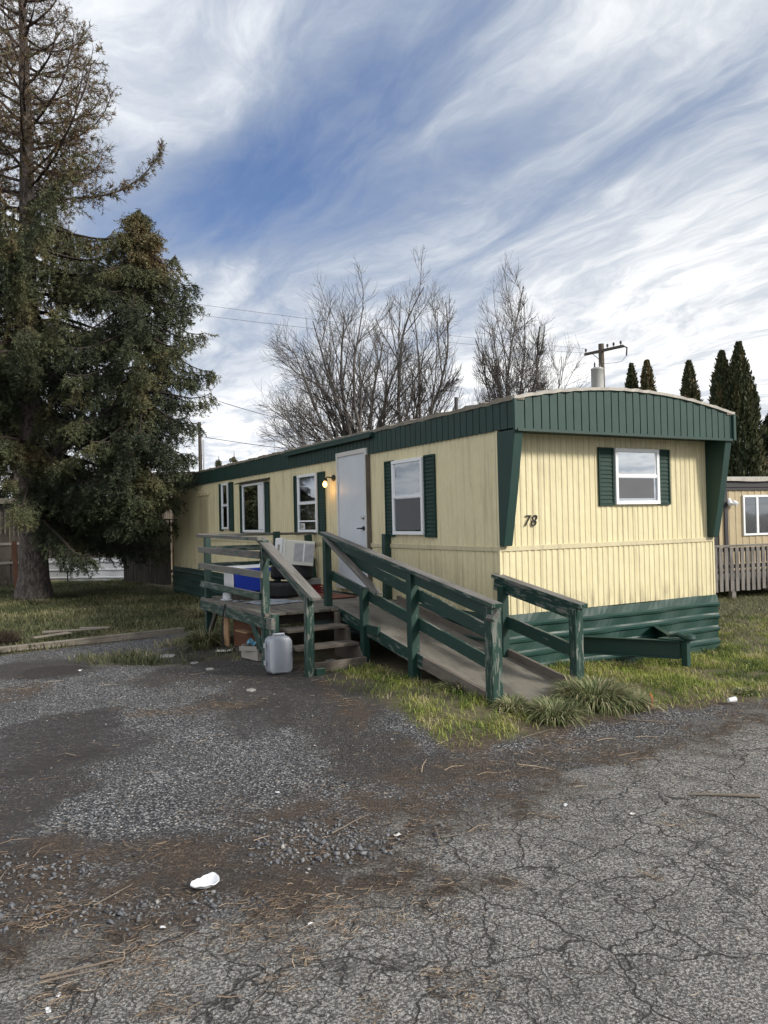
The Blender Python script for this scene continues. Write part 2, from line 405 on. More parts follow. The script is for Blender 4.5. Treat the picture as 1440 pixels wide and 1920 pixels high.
M['transformer'] = simple('pale grey transformer paint', (0.42, 0.43, 0.42), 0.45, 0.1, 0, 20, 0.1)
M['rust'] = simple('rusty brown metal', (0.12, 0.05, 0.025), 0.8, 0.2, 0.4, 30, 0.4, 9)
m_, nt, b = material('printed paper'); o_ = nt.coord()
pn = nt.step(nt.noise(nt.mapv(o_, scale=(1, 1, 1)), 14, 4), 0.45, 0.6)
finish(nt, b, nt.mix(pn, (0.34, 0.36, 0.38), (0.10, 0.13, 0.17)), 0.8); M['paper'] = m_
m_, nt, b = material('dark patterned curtain'); o_ = nt.coord()
pn = nt.step(nt.voro(nt.mapv(o_, scale=(1, 1, 0.8)), 11), 0.25, 0.5)
finish(nt, b, nt.mix(pn, (0.24, 0.085, 0.07), (0.07, 0.035, 0.035)), 0.9); M['pattern'] = m_
m_ = bpy.data.materials.new('window glass'); m_.use_nodes = True; nt = NT(m_.node_tree); nt.n.clear()
out = nt.new('ShaderNodeOutputMaterial'); tr = nt.new('ShaderNodeBsdfTransparent'); gl = nt.new('ShaderNodeBsdfGlossy'); gl.inputs['Roughness'].default_value = 0.03
gl.inputs['Color'].default_value = (0.9, 0.95, 1, 1); tr.inputs['Color'].default_value = (0.85, 0.88, 0.88, 1)
fr = nt.new('ShaderNodeFresnel'); fr.inputs[0].default_value = 1.6
bpn = nt.new('ShaderNodeBump'); bpn.inputs['Strength'].default_value = 0.04; bpn.inputs['Distance'].default_value = 0.02
nt.link(nt.noise(nt.coord(), 2.5, 2), bpn.inputs['Height']); nt.link(bpn.outputs[0], gl.inputs['Normal'])
mx = nt.new('ShaderNodeMixShader'); nt.link(nt.math('ADD', nt.math('MULTIPLY', fr.outputs[0], 1.6), 0.16, clamp=True), mx.inputs[0])
nt.link(tr.outputs[0], mx.inputs[1]); nt.link(gl.outputs[0], mx.inputs[2]); nt.link(mx.outputs[0], out.inputs[0]); M['glass'] = m_
M['mirrorglass'] = m_.copy(); M['mirrorglass'].name = 'reflecting window glass'
for n_ in M['mirrorglass'].node_tree.nodes:
    if n_.type == 'MATH' and n_.operation == 'ADD': n_.inputs[1].default_value = 0.5
m_, nt, b = material('warm bulb glow'); b.inputs['Base Color'].default_value = (1, 0.7, 0.3, 1)
b.inputs['Emission Color'].default_value = (1.0, 0.58, 0.16, 1); b.inputs['Emission Strength'].default_value = 4; M['bulb'] = m_

# bark, foliage, grass
def bark(name, c1, c2, sc=14):
    m_, nt, b = material(name); o = nt.coord()
    f_ = nt.noise(nt.mapv(o, scale=(1, 1, 0.45)), sc, 6, 0.7, 0.4)
    v_ = nt.voro(nt.mapv(o, scale=(1, 1, 0.5)), sc * 1.6)
    finish(nt, b, nt.mix(nt.step(f_, 0.35, 0.68), c1, c2), 0.95, nt.math('ADD', f_, v_), 0.9, 0.03)
    return m_
M['sprucebark'] = bark('grey spruce bark', (0.045, 0.038, 0.034), (0.17, 0.145, 0.13))
M['sprucelimb'] = bark('spruce limb bark', (0.055, 0.045, 0.042), (0.16, 0.135, 0.125), 20)
M['bare'] = bark('bare branch bark', (0.062, 0.056, 0.053), (0.165, 0.150, 0.140), 8)
M['stick'] = simple('dry stick bark', (0.155, 0.130, 0.105), 0.9, 0, 0.6, 60, 0.4, 25)
def tinted(name, stops, rough=0.7, trans=0.0):
    m_, nt, b = material(name); f_, _ = nt.attr('tint')
    c = nt.ramp(f_, stops); finish(nt, b, c, rough)
    b.inputs['Specular IOR Level'].default_value = 0.25
    if trans:
        tl = nt.new('ShaderNodeBsdfTranslucent'); nt.link(c, tl.inputs[0]); mx_ = nt.new('ShaderNodeMixShader'); mx_.inputs[0].default_value = trans
        nt.link(b.outputs[0], mx_.inputs[1]); nt.link(tl.outputs[0], mx_.inputs[2]); nt.link(mx_.outputs[0], m_.node_tree.nodes['Material Output'].inputs[0])
    return m_
M['needles'] = tinted('spruce needles', [(0, (0.034, 0.046, 0.027)), (0.3, (0.068, 0.082, 0.042)), (0.6, (0.12, 0.122, 0.060)), (0.8, (0.155, 0.12, 0.062)), (1, (0.19, 0.115, 0.06))], 0.6)
M['deadtwig'] = tinted('dead spruce twigs', [(0, (0.030, 0.024, 0.022)), (0.35, (0.075, 0.055, 0.048)), (0.6, (0.11, 0.078, 0.063)), (1, (0.19, 0.125, 0.085))], 0.8)
M['arb'] = tinted('arborvitae foliage', [(0, (0.020, 0.032, 0.016)), (0.5, (0.058, 0.064, 0.028)), (1, (0.12, 0.080, 0.042))], 0.7)
M['grass'] = tinted('grass blades', [(0, (0.055, 0.095, 0.018)), (0.4, (0.20, 0.26, 0.048)), (0.7, (0.40, 0.42, 0.11)), (0.85, (0.33, 0.29, 0.14)), (1, (0.46, 0.39, 0.24))], 0.55, 0.25)
M['tussock'] = tinted('long coarse grass', [(0, (0.040, 0.065, 0.025)), (0.4, (0.115, 0.150, 0.060)), (0.7, (0.25, 0.26, 0.13)), (1, (0.46, 0.41, 0.27))], 0.55, 0.2)
M['yardgrass'] = tinted('dull winter grass', [(0, (0.035, 0.045, 0.022)), (0.45, (0.11, 0.125, 0.055)), (0.75, (0.22, 0.21, 0.105)), (1, (0.36, 0.32, 0.21))], 0.6, 0.2)
M['litter'] = tinted('dry needles and twigs', [(0, (0.035, 0.026, 0.020)), (0.4, (0.085, 0.062, 0.045)), (0.75, (0.24, 0.17, 0.115)), (1, (0.46, 0.36, 0.25))], 0.8)
M['stones'] = tinted('crushed stone', [(0, (0.035, 0.037, 0.042)), (0.5, (0.13, 0.137, 0.15)), (0.9, (0.24, 0.24, 0.245)), (1, (0.34, 0.33, 0.31))], 0.75)
M['bits'] = tinted('pale litter bits', [(0, (0.3, 0.27, 0.22)), (0.6, (0.6, 0.58, 0.52)), (1, (0.8, 0.8, 0.82))], 0.6)

# ------------------------------------------------------------------ GROUND: masks live on the mesh, in metres
def poly_world(pts): return np.array([gp(x, y) for x, y in pts])
road_line = poly_world([(-900, 2000), (-300, 1860), (0, 1790), (250, 1745), (480, 1700), (640, 1620), (770, 1545), (930, 1500), (1080, 1450), (1290, 1370), (1440, 1335), (1700, 1290), (2400, 1225)])
edge_line = poly_world([(610, 1268), (620, 1300), (665, 1350), (700, 1388), (780, 1408), (880, 1400), (1015, 1370), (1120, 1345), (1240, 1330), (1440, 1306), (1700, 1280), (2300, 1225)])
def side_of(line, x, y):
    """signed distance (rough) to an open polyline, positive on the camera's side"""
    best = np.full(x.shape, 1e9); sg = np.ones(x.shape)
    for (ax, ay), (bx, by) in zip(line[:-1], line[1:]):
        dx, dy = bx - ax, by - ay; L2 = dx * dx + dy * dy
        t = np.clip(((x - ax) * dx + (y - ay) * dy) / L2, 0, 1)
        qx, qy = ax + t * dx, ay + t * dy; d_ = np.hypot(x - qx, y - qy)
        cr_ = dx * (y - ay) - dy * (x - ax)
        m_ = d_ < best; best = np.where(m_, d_, best); sg = np.where(m_, np.where(cr_ < 0, 1.0, -1.0), sg)
    return best * sg
log_a, log_b = gp(-60, 1233), gp(345, 1187)
def blob(px, py, rx, ry, x, y, soft=0.35, n=0.5):
    cx, cy = gp(px, py)
    q = np.hypot((x - cx) / rx, (y - cy) / ry) + (fbm(x * 2.6 + px, y * 2.6, 4) - 0.5) * n * 2
    return sstep(1 + soft, 1 - soft, q)
def zones(x, y):
    hx, hy = wh(x, y)
    n1 = (fbm(x * 1.6, y * 1.6, 4) - 0.5); n2 = (fbm(x * 6 + 5, y * 6, 3) - 0.5)
    dr = side_of(road_line, x, y) + n1 * 0.7 + n2 * 0.3
    road = sstep(-0.12, 0.12, dr)
    de = side_of(edge_line, x, y) + n1 * 0.35 + n2 * 0.22       # > 0: gravel side of the grass strip
    # yard behind the log line on the left
    lx, ly = log_b[0] - log_a[0], log_b[1] - log_a[1]
    dl = ((x - log_a[0]) * ly - (y - log_a[1]) * lx) / math.hypot(lx, ly)   # > 0 camera side
    drive = sstep(0.0, 0.15, dl + n2 * 0.1)
    left_of_strip = sstep(-1.75, -1.95, hx + n1 * 0.3)           # driveway lies left of the ramp's grass
    gravel = np.clip(drive * np.maximum(left_of_strip, sstep(-0.05, 0.12, de)), 0, 1)
    gravel = np.where((hx > -1.7) & (hy > -1.2), 0, gravel)
    grass = 1 - gravel
    # tufts of grass on the driveway near the deck and the log
    tuft = np.maximum.reduce([blob(290, 1235, 0.9, 0.55, x, y), blob(400, 1205, 0.7, 0.7, x, y), blob(440, 1235, 0.55, 0.35, x, y), blob(150, 1205, 0.5, 0.25, x, y) * 0.5])
    grass = np.maximum(grass, tuft * 0.9 * (gravel > 0.3))
    # dark mud
    mud = np.maximum.reduce([blob(400, 1262, 0.95, 0.8, x, y), blob(520, 1300, 0.75, 0.9, x, y), blob(620, 1345, 0.5, 0.9, x, y), blob(700, 1400, 0.35, 0.4, x, y),
                             blob(60, 1255, 0.9, 0.8, x, y), blob(560, 1272, 0.8, 0.35, x, y), blob(640, 1262, 0.5, 0.3, x, y), blob(360, 1225, 0.5, 0.9, x, y), blob(590, 1310, 0.6, 0.8, x, y), blob(745, 1440, 0.5, 0.35, x, y), blob(20, 1500, 0.45, 1.2, x, y), blob(60, 1620, 0.35, 0.4, x, y), blob(330, 1590, 0.6, 0.25, x, y) * .8, blob(440, 1640, 0.5, 0.2, x, y), blob(960, 1430, 0.7, 0.35, x, y) * .8, blob(1130, 1440, 0.45, 0.2, x, y) * .6])
    wet = np.maximum.reduce([blob(120, 1365, 0.50, 0.75, x, y, 0.12, 0.45), blob(60, 1420, 0.45, 0.6, x, y, 0.2, 0.5), blob(215, 1400, 0.38, 0.55, x, y, 0.3, 0.5) * 0.8, blob(480, 1345, 0.35, 0.7, x, y, 0.2, 0.5) * 0.8,
                             blob(95, 1262, 0.5, 0.5, x, y, 0.2), blob(20, 1560, 0.25, 0.7, x, y, 0.4) * 0.7])
    brown = np.maximum.reduce([blob(690, 1515, 0.75, 0.45, x, y, 0.5, 0.7) * 0.9, blob(420, 1610, 0.75, 0.33, x, y, 0.4, 0.7) * 0.9, blob(330, 1650, 0.5, 0.25, x, y, 0.4, 0.6), blob(600, 1650, 0.7, 0.28, x, y, 0.4, 0.7), blob(880, 1450, 0.6, 0.5, x, y, 0.5, 0.7) * 0.8,
                               blob(1140, 1400, 0.9, 0.35, x, y, 0.5, 0.7) * 0.8, blob(150, 1740, 0.55, 0.22, x, y, 0.4, 0.7), blob(20, 1650, 0.3, 0.6, x, y, 0.5), blob(380, 1330, 0.6, 0.35, x, y, 0.5, 0.8) * 0.8, blob(30, 1300, 0.3, 0.6, x, y) * 0.8])
    band = np.exp(-((dr) / 0.36) ** 2) * sstep(0.30, 0.5, fbm(x * 2.2 + 3, y * 2.2, 3))
    eband = np.exp(-((de) / 0.20) ** 2) * sstep(0.3, 0.55, fbm(x * 3 + 3, y * 3, 3)) * (hy < 1)
    brown = np.clip(np.maximum(brown, np.maximum(band * 0.9, eband)), 0, 1)
    return dict(road=road, gravel=gravel, grass=np.clip(grass, 0, 1), mud=mud * (1 - road), wet=wet * (1 - road), brown=brown)

m_, nt, b = material('yard driveway and road surface'); o_ = nt.coord()
A = {k: nt.attr('m_' + k)[0] for k in ('road', 'gravel', 'grass', 'mud', 'wet', 'brown')}
grainf = nt.noise(o_, 95, 3, 0.6); mid = nt.noise(o_, 9, 5); large = nt.noise(o_, 0.8, 4)
# asphalt: pale binder worn away round dark pits, with a net of cracks
wv = nt.vmath('ADD', o_, nt.vmath('SCALE', nt.vmath('SUBTRACT', nt.noisec(o_, 3.5, 4), (0.5, 0.5, 0.5)), sc=0.30))
crk = nt.voro(wv, 2.2, 'DISTANCE_TO_EDGE'); crk2 = nt.voro(nt.vmath('ADD', wv, (3.1, 7.7, 0)), 6.8, 'DISTANCE_TO_EDGE')
crack = nt.math('MULTIPLY', nt.step(crk, 0.0145, 0.004), nt.step(nt.noise(o_, 1.3, 3), 0.30, 0.48))
crack2 = nt.math('MULTIPLY', nt.step(crk2, 0.023, 0.005), nt.step(nt.noise(nt.vmath('ADD', o_, (9, 2, 0)), 1.2, 3), 0.36, 0.52))
crk3 = nt.voro(nt.vmath('ADD', wv, (1.1, 2.7, 0)), 13.0, 'DISTANCE_TO_EDGE')
crack3 = nt.math('MULTIPLY', nt.step(crk3, 0.035, 0.008), nt.step(nt.noise(nt.vmath('ADD', o_, (2, 12, 0)), 1.6, 4), 0.44, 0.56))
crackm = nt.math('MAXIMUM', crack, nt.math('MAXIMUM', nt.math('MULTIPLY', crack2, 0.9), nt.math('MULTIPLY', crack3, 0.7)))
pit = nt.step(nt.noise(o_, 75, 4, 0.65, 0.2), 0.51, 0.44)
agg = nt.voro(o_, 130, 'F1', 'Color')
aggv = nt.new('ShaderNodeSeparateColor'); nt.link(agg, aggv.inputs[0])
asp = nt.mix(large, (0.38, 0.37, 0.352), (0.53, 0.515, 0.49))
asp = nt.mix(nt.math('MULTIPLY', nt.step(aggv.outputs[0], 0.5, 1.0), 0.35), asp, (0.33, 0.32, 0.30))
asp = nt.mix(nt.math('MULTIPLY', pit, 0.84), asp, (0.070, 0.068, 0.065))
pit2 = nt.step(nt.noise(nt.vmath('ADD', o_, (4, 4, 0)), 150, 2, 0.6), 0.60, 0.50)
asp = nt.mix(nt.math('MULTIPLY', pit2, 0.45), asp, (0.075, 0.072, 0.068))
asp = nt.mix(nt.math('MULTIPLY', nt.step(nt.noise(o_, 3.0, 6, 0.7), 0.48, 0.68), 0.55), asp, (0.085, 0.08, 0.075))
asp = nt.mix(nt.math('MULTIPLY', crackm, 0.88), asp, (0.035, 0.033, 0.032))
# gravel
gv = nt.new('ShaderNodeTexVoronoi'); nt.link(o_, gv.inputs['Vector']); gv.inputs['Scale'].default_value = 58
gs = nt.new('ShaderNodeSeparateColor'); nt.link(gv.outputs['Color'], gs.inputs[0])
gcol = nt.ramp(gs.outputs[0], [(0, (0.040, 0.042, 0.045)), (0.5, (0.145, 0.15, 0.16)), (0.85, (0.30, 0.305, 0.31)), (1, (0.55, 0.53, 0.50))])
gcol = nt.mix(nt.step(gv.outputs['Distance'], 0.35, 0.7), gcol, (0.028, 0.026, 0.025))
gcol = nt.mix(nt.math('MULTIPLY', nt.step(nt.noise(o_, 1.1, 5, 0.6), 0.40, 0.62), 0.45), gcol, (0.055, 0.052, 0.050))
gcol = nt.mix(nt.math('MULTIPLY', nt.step(mid, 0.55, 0.7), 0.4), gcol, (0.045, 0.038, 0.033))
# soil under grass, mud, wet
soil = nt.mix(nt.noise(o_, 14, 5, 0.7), (0.045, 0.042, 0.022), (0.15, 0.13, 0.075))
mudc = nt.mix(nt.noise(o_, 5, 5), (0.020, 0.018, 0.017), (0.058, 0.050, 0.044))
mudc = nt.mix(nt.step(grainf, 0.62, 0.75), mudc, (0.13, 0.12, 0.11))
wetc = nt.mix(mid, (0.022, 0.019, 0.018), (0.045, 0.038, 0.034))
litn = nt.noise(nt.mapv(wv, scale=(6, 26, 1), rot=(0, 0, 0.5)), 4, 5, 0.75, 1.5)
brownc = nt.ramp(litn, [(0.3, (0.024, 0.019, 0.016)), (0.48, (0.052, 0.039, 0.031)), (0.58, (0.12, 0.088, 0.063)), (0.70, (0.30, 0.225, 0.16))])
col = nt.mix(A['gravel'], soil, gcol)
col = nt.mix(A['road'], col, asp)
gb = nt.math('MULTIPLY', A['grass'], nt.math('SUBTRACT', 1.0, A['road']))
col = nt.mix(nt.math('MULTIPLY', gb, 0.8), col, soil)
def edgy(mask, lo=0.45, hi=0.6): return nt.step(nt.math('ADD', mask, nt.math('MULTIPLY', nt.math('SUBTRACT', nt.noise(o_, 22, 5, 0.7), 0.5), 0.9)), lo, hi)
gnoise = nt.step(nt.noise(o_, 34, 5, 0.75), 0.34, 0.62)
col = nt.mix(nt.math('MULTIPLY', nt.math('MULTIPLY', edgy(A['mud'], 0.15, 1.05), 0.9), nt.math('ADD', 0.72, nt.math('MULTIPLY', gnoise, 0.28))), col, mudc)
bpatch = nt.math('ADD', 0.35, nt.math('MULTIPLY', nt.step(nt.noise(wv, 3.2, 6, 0.72), 0.42, 0.60), 0.9))
col = nt.mix(nt.math('MULTIPLY', nt.math('MULTIPLY', edgy(A['brown'], 0.2, 0.9), bpatch), nt.math('ADD', 0.60, nt.math('MULTIPLY', gnoise, 0.40))), col, brownc)
wf = nt.math('MULTIPLY', edgy(A['wet'], 0.2, 1.0), 0.9)
col = nt.mix(nt.math('MULTIPLY', wf, 0.88), col, wetc)
rough = nt.math('SUBTRACT', 0.92, nt.math('MULTIPLY', wf, 0.42))
hg = nt.math('MULTIPLY', nt.math('SUBTRACT', 1.0, gv.outputs['Distance']), nt.math('MULTIPLY', A['gravel'], nt.math('SUBTRACT', 1.0, wf)))
ha = nt.math('MULTIPLY', A['road'], nt.math('SUBTRACT', nt.math('MULTIPLY', nt.noise(o_, 60, 4, 0.7), 1.3), nt.math('ADD', pit, nt.math('MULTIPLY', crackm, 1.5))))
hh = nt.math('ADD', nt.math('ADD', hg, ha), nt.math('MULTIPLY', litn, A['brown']))
hh = nt.math('ADD', hh, nt.math('MULTIPLY', mid, 2.5))
finish(nt, b, col, rough, hh, 1.0, 0.014); b.inputs['Specular IOR Level'].default_value = 0.35
M['ground'] = m_

def axis_points(lo, hi, step_lo, centre, fine):
    pts = [centre]
    s_ = step_lo
    x = centre
    while x < hi:
        s_ = step_lo if x - centre < fine else s_ * 1.25
        x += s_; pts.append(x)
    x = centre; s_ = step_lo
    while x > lo:
        s_ = step_lo if centre - x < fine else s_ * 1.25
        x -= s_; pts.append(x)
    return np.array(sorted(pts))
gx = axis_points(-3000, 3000, 0.07, 0.0, 7.0); gy = axis_points(-3000, 3000, 0.07, 8.5, 6.8)
GXm, GYm = np.meshgrid(gx, gy); xs, ys = GXm.ravel(), GYm.ravel()
Z = zones(xs, ys); zs = ground_z(xs, ys)
nx, ny = len(gx), len(gy)
I = np.arange(nx * ny).reshape(ny, nx)
Q = np.stack([I[:-1, :-1], I[:-1, 1:], I[1:, 1:], I[1:, :-1]], -1).reshape(-1, 4)
fr_ = Z['road'][Q].mean(1); fg_ = Z['gravel'][Q].mean(1)
sel_road = fr_ > 0.5; sel_drive = (~sel_road) & (fg_ > 0.5)
V = np.stack([xs, ys, zs], 1)
def sub_sheet(name, sel):
    q = Q[sel]; u_, inv = np.unique(q, return_inverse=True)
    o = big(name, V[u_], faces4=inv.reshape(-1, 4), mat=M['ground'], attrs={'m_' + k: Z[k][u_] for k in Z}, smooth=True)
    o['kind'] = 'structure'; return o
sub_sheet('road', sel_road); sub_sheet('driveway', sel_drive); sub_sheet('ground', ~(sel_road | sel_drive))

# scattering helpers
def scatter(n, x0, x1, y0, y1, dens):
    x = rng.uniform(x0, x1, n); y = rng.uniform(y0, y1, n); k = rng.random(n) < dens(x, y); return x[k], y[k]
def blades(name, x, y, h, wdt, lean, tint, mat, label_kind='stuff', droop=1.0):
    n = len(x); a = rng.uniform(0, 2 * np.pi, n); z = ground_z(x, y) - 0.01
    base = np.stack([x, y, z], 1); sd = np.stack([np.cos(a + 1.57), np.sin(a + 1.57), np.zeros(n)], 1) * (wdt / 2)[:, None]
    ld = np.stack([np.cos(a), np.sin(a), np.zeros(n)], 1)
    mid_ = base + ld * (lean * h * 0.35)[:, None]; mid_[:, 2] += h * 0.6
    tip = base + ld * (lean * h)[:, None]; tip[:, 2] += h * (1 - 0.35 * lean * droop)
    Vv = np.stack([base - sd, base + sd, mid_ + sd * 0.75, mid_ - sd * 0.75, tip], 1).reshape(-1, 3)
    k = np.arange(n) * 5
    q4 = np.stack([k, k + 1, k + 2, k + 3], 1); q3 = np.stack([k + 3, k + 2, k + 4], 1)
    o = big(name, Vv, q4, q3, mat, attrs={'tint': np.repeat(tint, 5)}); o['kind'] = 'stuff'
    return o
def under_house(x, y):
    hx, hy = wh(x, y); return (hx > -0.02) & (hx < W + 0.02) & (hy > -0.02) & (hy < L)
def under_deck(x, y):
    hx, hy = wh(x, y); return ((hx > -1.95) & (hx < 0) & (hy > 2.1) & (hy < 4.9)) | ((hx > -1.0) & (hx < -0.03) & (hy > -1.25) & (hy < 2.2)) | ((hx > -1.9) & (hx < -1) & (hy > 1.25) & (hy < 2.2))
# grass strip by the ramp, the hitch and to the right
def d_strip(x, y):
    z_ = zones(x, y); hx, hy = wh(x, y); p = z_['grass'] * (1 - z_['road']) * (1 - 0.85 * z_['mud'])
    p = p * np.where(hy > 3.0, 0.0, 1.0) * (hx > -3.2)
    p = p * (0.12 + 0.88 * sstep(0.36, 0.56, fbm(x * 3.4, y * 3.4, 4))) * (1 - 0.7 * z_['brown'])
    bare = sstep(5.2, 5.8, hx) * sstep(-0.3, 0.3, hy) * 0.5
    return np.where(under_house(x, y) | under_deck(x, y), 0, p * (1 - bare))
x, y = scatter(330000, -2.0, 9.5, 5.2, 13.5, d_strip)
hgt = 0.022 + 0.062 * rng.random(len(x)) * (0.6 + fbm(x * 3, y * 3, 2))
tint = np.clip(0.42 + 1.0 * (fbm(x * 2.6 + 4, y * 2.6, 4) - 0.5) * 2 + rng.normal(0, 0.22, len(x)), 0, 1)
tag(blades('grass', x, y, hgt, 0.004 + 0.004 * rng.random(len(x)), 0.3 + 0.9 * rng.random(len(x)), tint, M['grass']), 'bright green winter grass around the ramp and the trailer hitch', 'grass', kind='stuff')
def d_tall(x, y): return d_strip(x, y) * sstep(0.42, 0.6, fbm(x * 1.9 + 7, y * 1.9, 3)) * (wh(x, y)[0] < 4.5)
x, y = scatter(45000, -1.0, 6.5, 5.6, 12.0, d_tall)
hgt = 0.05 + 0.10 * rng.random(len(x)) ** 1.8
tag(blades('long_grass', x, y, hgt, 0.004 + 0.003 * rng.random(len(x)), 0.7 + 1.1 * rng.random(len(x)), np.clip(rng.normal(.6, .28, len(x)), 0, 1), M['grass']), 'longer matted straw and green grass between the tussocks', 'grass', kind='stuff')
# yard grass left and far
def d_yard(x, y):
    z_ = zones(x, y); hx, hy = wh(x, y)
    p = z_['grass'] * (1 - 0.9 * z_['mud']); p = p * np.where((hx < -0.05) & (hy > 2.2), 1.0, 0.0)
    p = p * (0.35 + 0.65 * sstep(0.32, 0.5, fbm(x * 1.5, y * 1.5, 3)))
    return np.where(under_house(x, y) | under_deck(x, y), 0, p)
x, y = scatter(260000, -13.5, 0.5, 10.0, 26.0, d_yard)
hgt = (0.05 + 0.10 * rng.random(len(x))) * (0.6 + 0.9 * fbm(x * 1.5, y * 1.5, 2))
tint = np.clip(0.42 + 0.5 * (fbm(x * 0.9, y * 0.9, 3) - 0.5) * 2 + rng.normal(0, 0.22, len(x)), 0, 1)
tag(blades('grass', x, y, hgt, 0.007 + 0.006 * rng.random(len(x)), 0.4 + 1.0 * rng.random(len(x)), tint, M['yardgrass']), 'dull olive grass of the shaded yard under the spruce', 'grass', kind='stuff')
x, y = scatter(60000, 4.0, 14, 9.5, 18.5, lambda x, y: np.where(under_house(x, y), 0, 0.9) * (0.4 + 0.6 * sstep(0.35, 0.5, fbm(x * 1.5, y * 1.5, 3))) * (wh(x, y)[1] > 0.3))
hgt = 0.04 + 0.07 * rng.random(len(x))
tint = np.clip(0.5 + rng.normal(0, 0.22, len(x)), 0, 1)
tag(blades('grass', x, y, hgt, 0.006 + 0.005 * rng.random(len(x)), 0.4 + 1.0 * rng.random(len(x)), tint, M['yardgrass']), 'patchy thin grass right of the mobile home before the neighbour deck', 'grass', kind='stuff')

def tussock(px, py, r, h, n, label, mat='tussock', t0=0.35, zz_=0.1, cat='grass clump', grp=None):
    cx, cy = gp(px, py, zz_); a = rng.uniform(0, 2 * np.pi, n); rr = r * np.sqrt(rng.random(n)) * 0.55
    bx, by = cx + np.cos(a) * rr, cy + np.sin(a) * rr
    z = ground_z(bx, by) - 0.01; hh_ = h * (0.5 + 0.5 * rng.random(n)); out_ = 0.35 + rr / r * 1.3 * rng.random(n) + 0.25 * rng.random(n)
    a2 = a + rng.normal(0, 0.5, n); ld = np.stack([np.cos(a2), np.sin(a2), np.zeros(n)], 1); wd = 0.004 + 0.003 * rng.random(n)
    sd = np.stack([-np.sin(a2), np.cos(a2), np.zeros(n)], 1)
    pts = []
    for t in (0, 0.35, 0.68, 1.0):
        p = np.stack([bx, by, z], 1) + ld * (out_ * hh_ * t ** 1.4)[:, None]
        p[:, 2] += hh_ * (t * (1.15) - t ** 2.3 * out_ * 1.0)
        p[:, 2] = np.maximum(p[:, 2], z + 0.004)
        pts.append(p)
    wds = [1, 0.9, 0.65, 0.0]
    Vv = np.stack([pts[0] - sd * wd[:, None], pts[0] + sd * wd[:, None], pts[1] + sd * wd[:, None] * .9, pts[1] - sd * wd[:, None] * .9,
                   pts[2] + sd * wd[:, None] * .65, pts[2] - sd * wd[:, None] * .65, pts[3]], 1).reshape(-1, 3)
    k = np.arange(n) * 7
    q4 = np.concatenate([np.stack([k, k + 1, k + 2, k + 3], 1), np.stack([k + 3, k + 2, k + 4, k + 5], 1)]); q3 = np.stack([k + 5, k + 4, k + 6], 1)
    tn = np.clip(t0 + .2 + rng.normal(0, 0.28, n), 0, 1)
    o = big('grass_tussock', Vv, q4, q3, M[mat], attrs={'tint': np.repeat(tn, 7)})
    tag(o, label, cat, 'long grass tussocks'); return o
tussock(1115, 1310, 0.46, 0.36, 1500, 'biggest drooping long grass tussock in front of the right ramp post')
tussock(1040, 1335, 0.26, 0.30, 600, 'long grass tussock at the right foot of the ramp')
tussock(1185, 1312, 0.24, 0.26, 500, 'smaller long grass tussock right of the biggest one', t0=0.5)
tussock(1020, 1235, 0.30, 0.36, 600, 'straw coloured grass tussock behind the right ramp rail', t0=0.75)
tussock(960, 1325, 0.20, 0.20, 350, 'short tussock left of the ramp end beside the peeling post', t0=0.45)
tussock(860, 1295, 0.26, 0.20, 450, 'low grass tussock under the ramp edge', t0=0.3)
tussock(385, 1205, 0.34, 0.42, 900, 'dark arching grass tussock beside the far corner of the deck', 'yardgrass', 0.25)
tussock(372, 1150, 0.30, 0.45, 500, 'pale tall grass tussock behind the deck by the skirting', 'yardgrass', 0.6)
tussock(1400, 1300, 0.22, 0.10, 350, 'small green tussock at the road edge far right', t0=0.3, zz_=0)

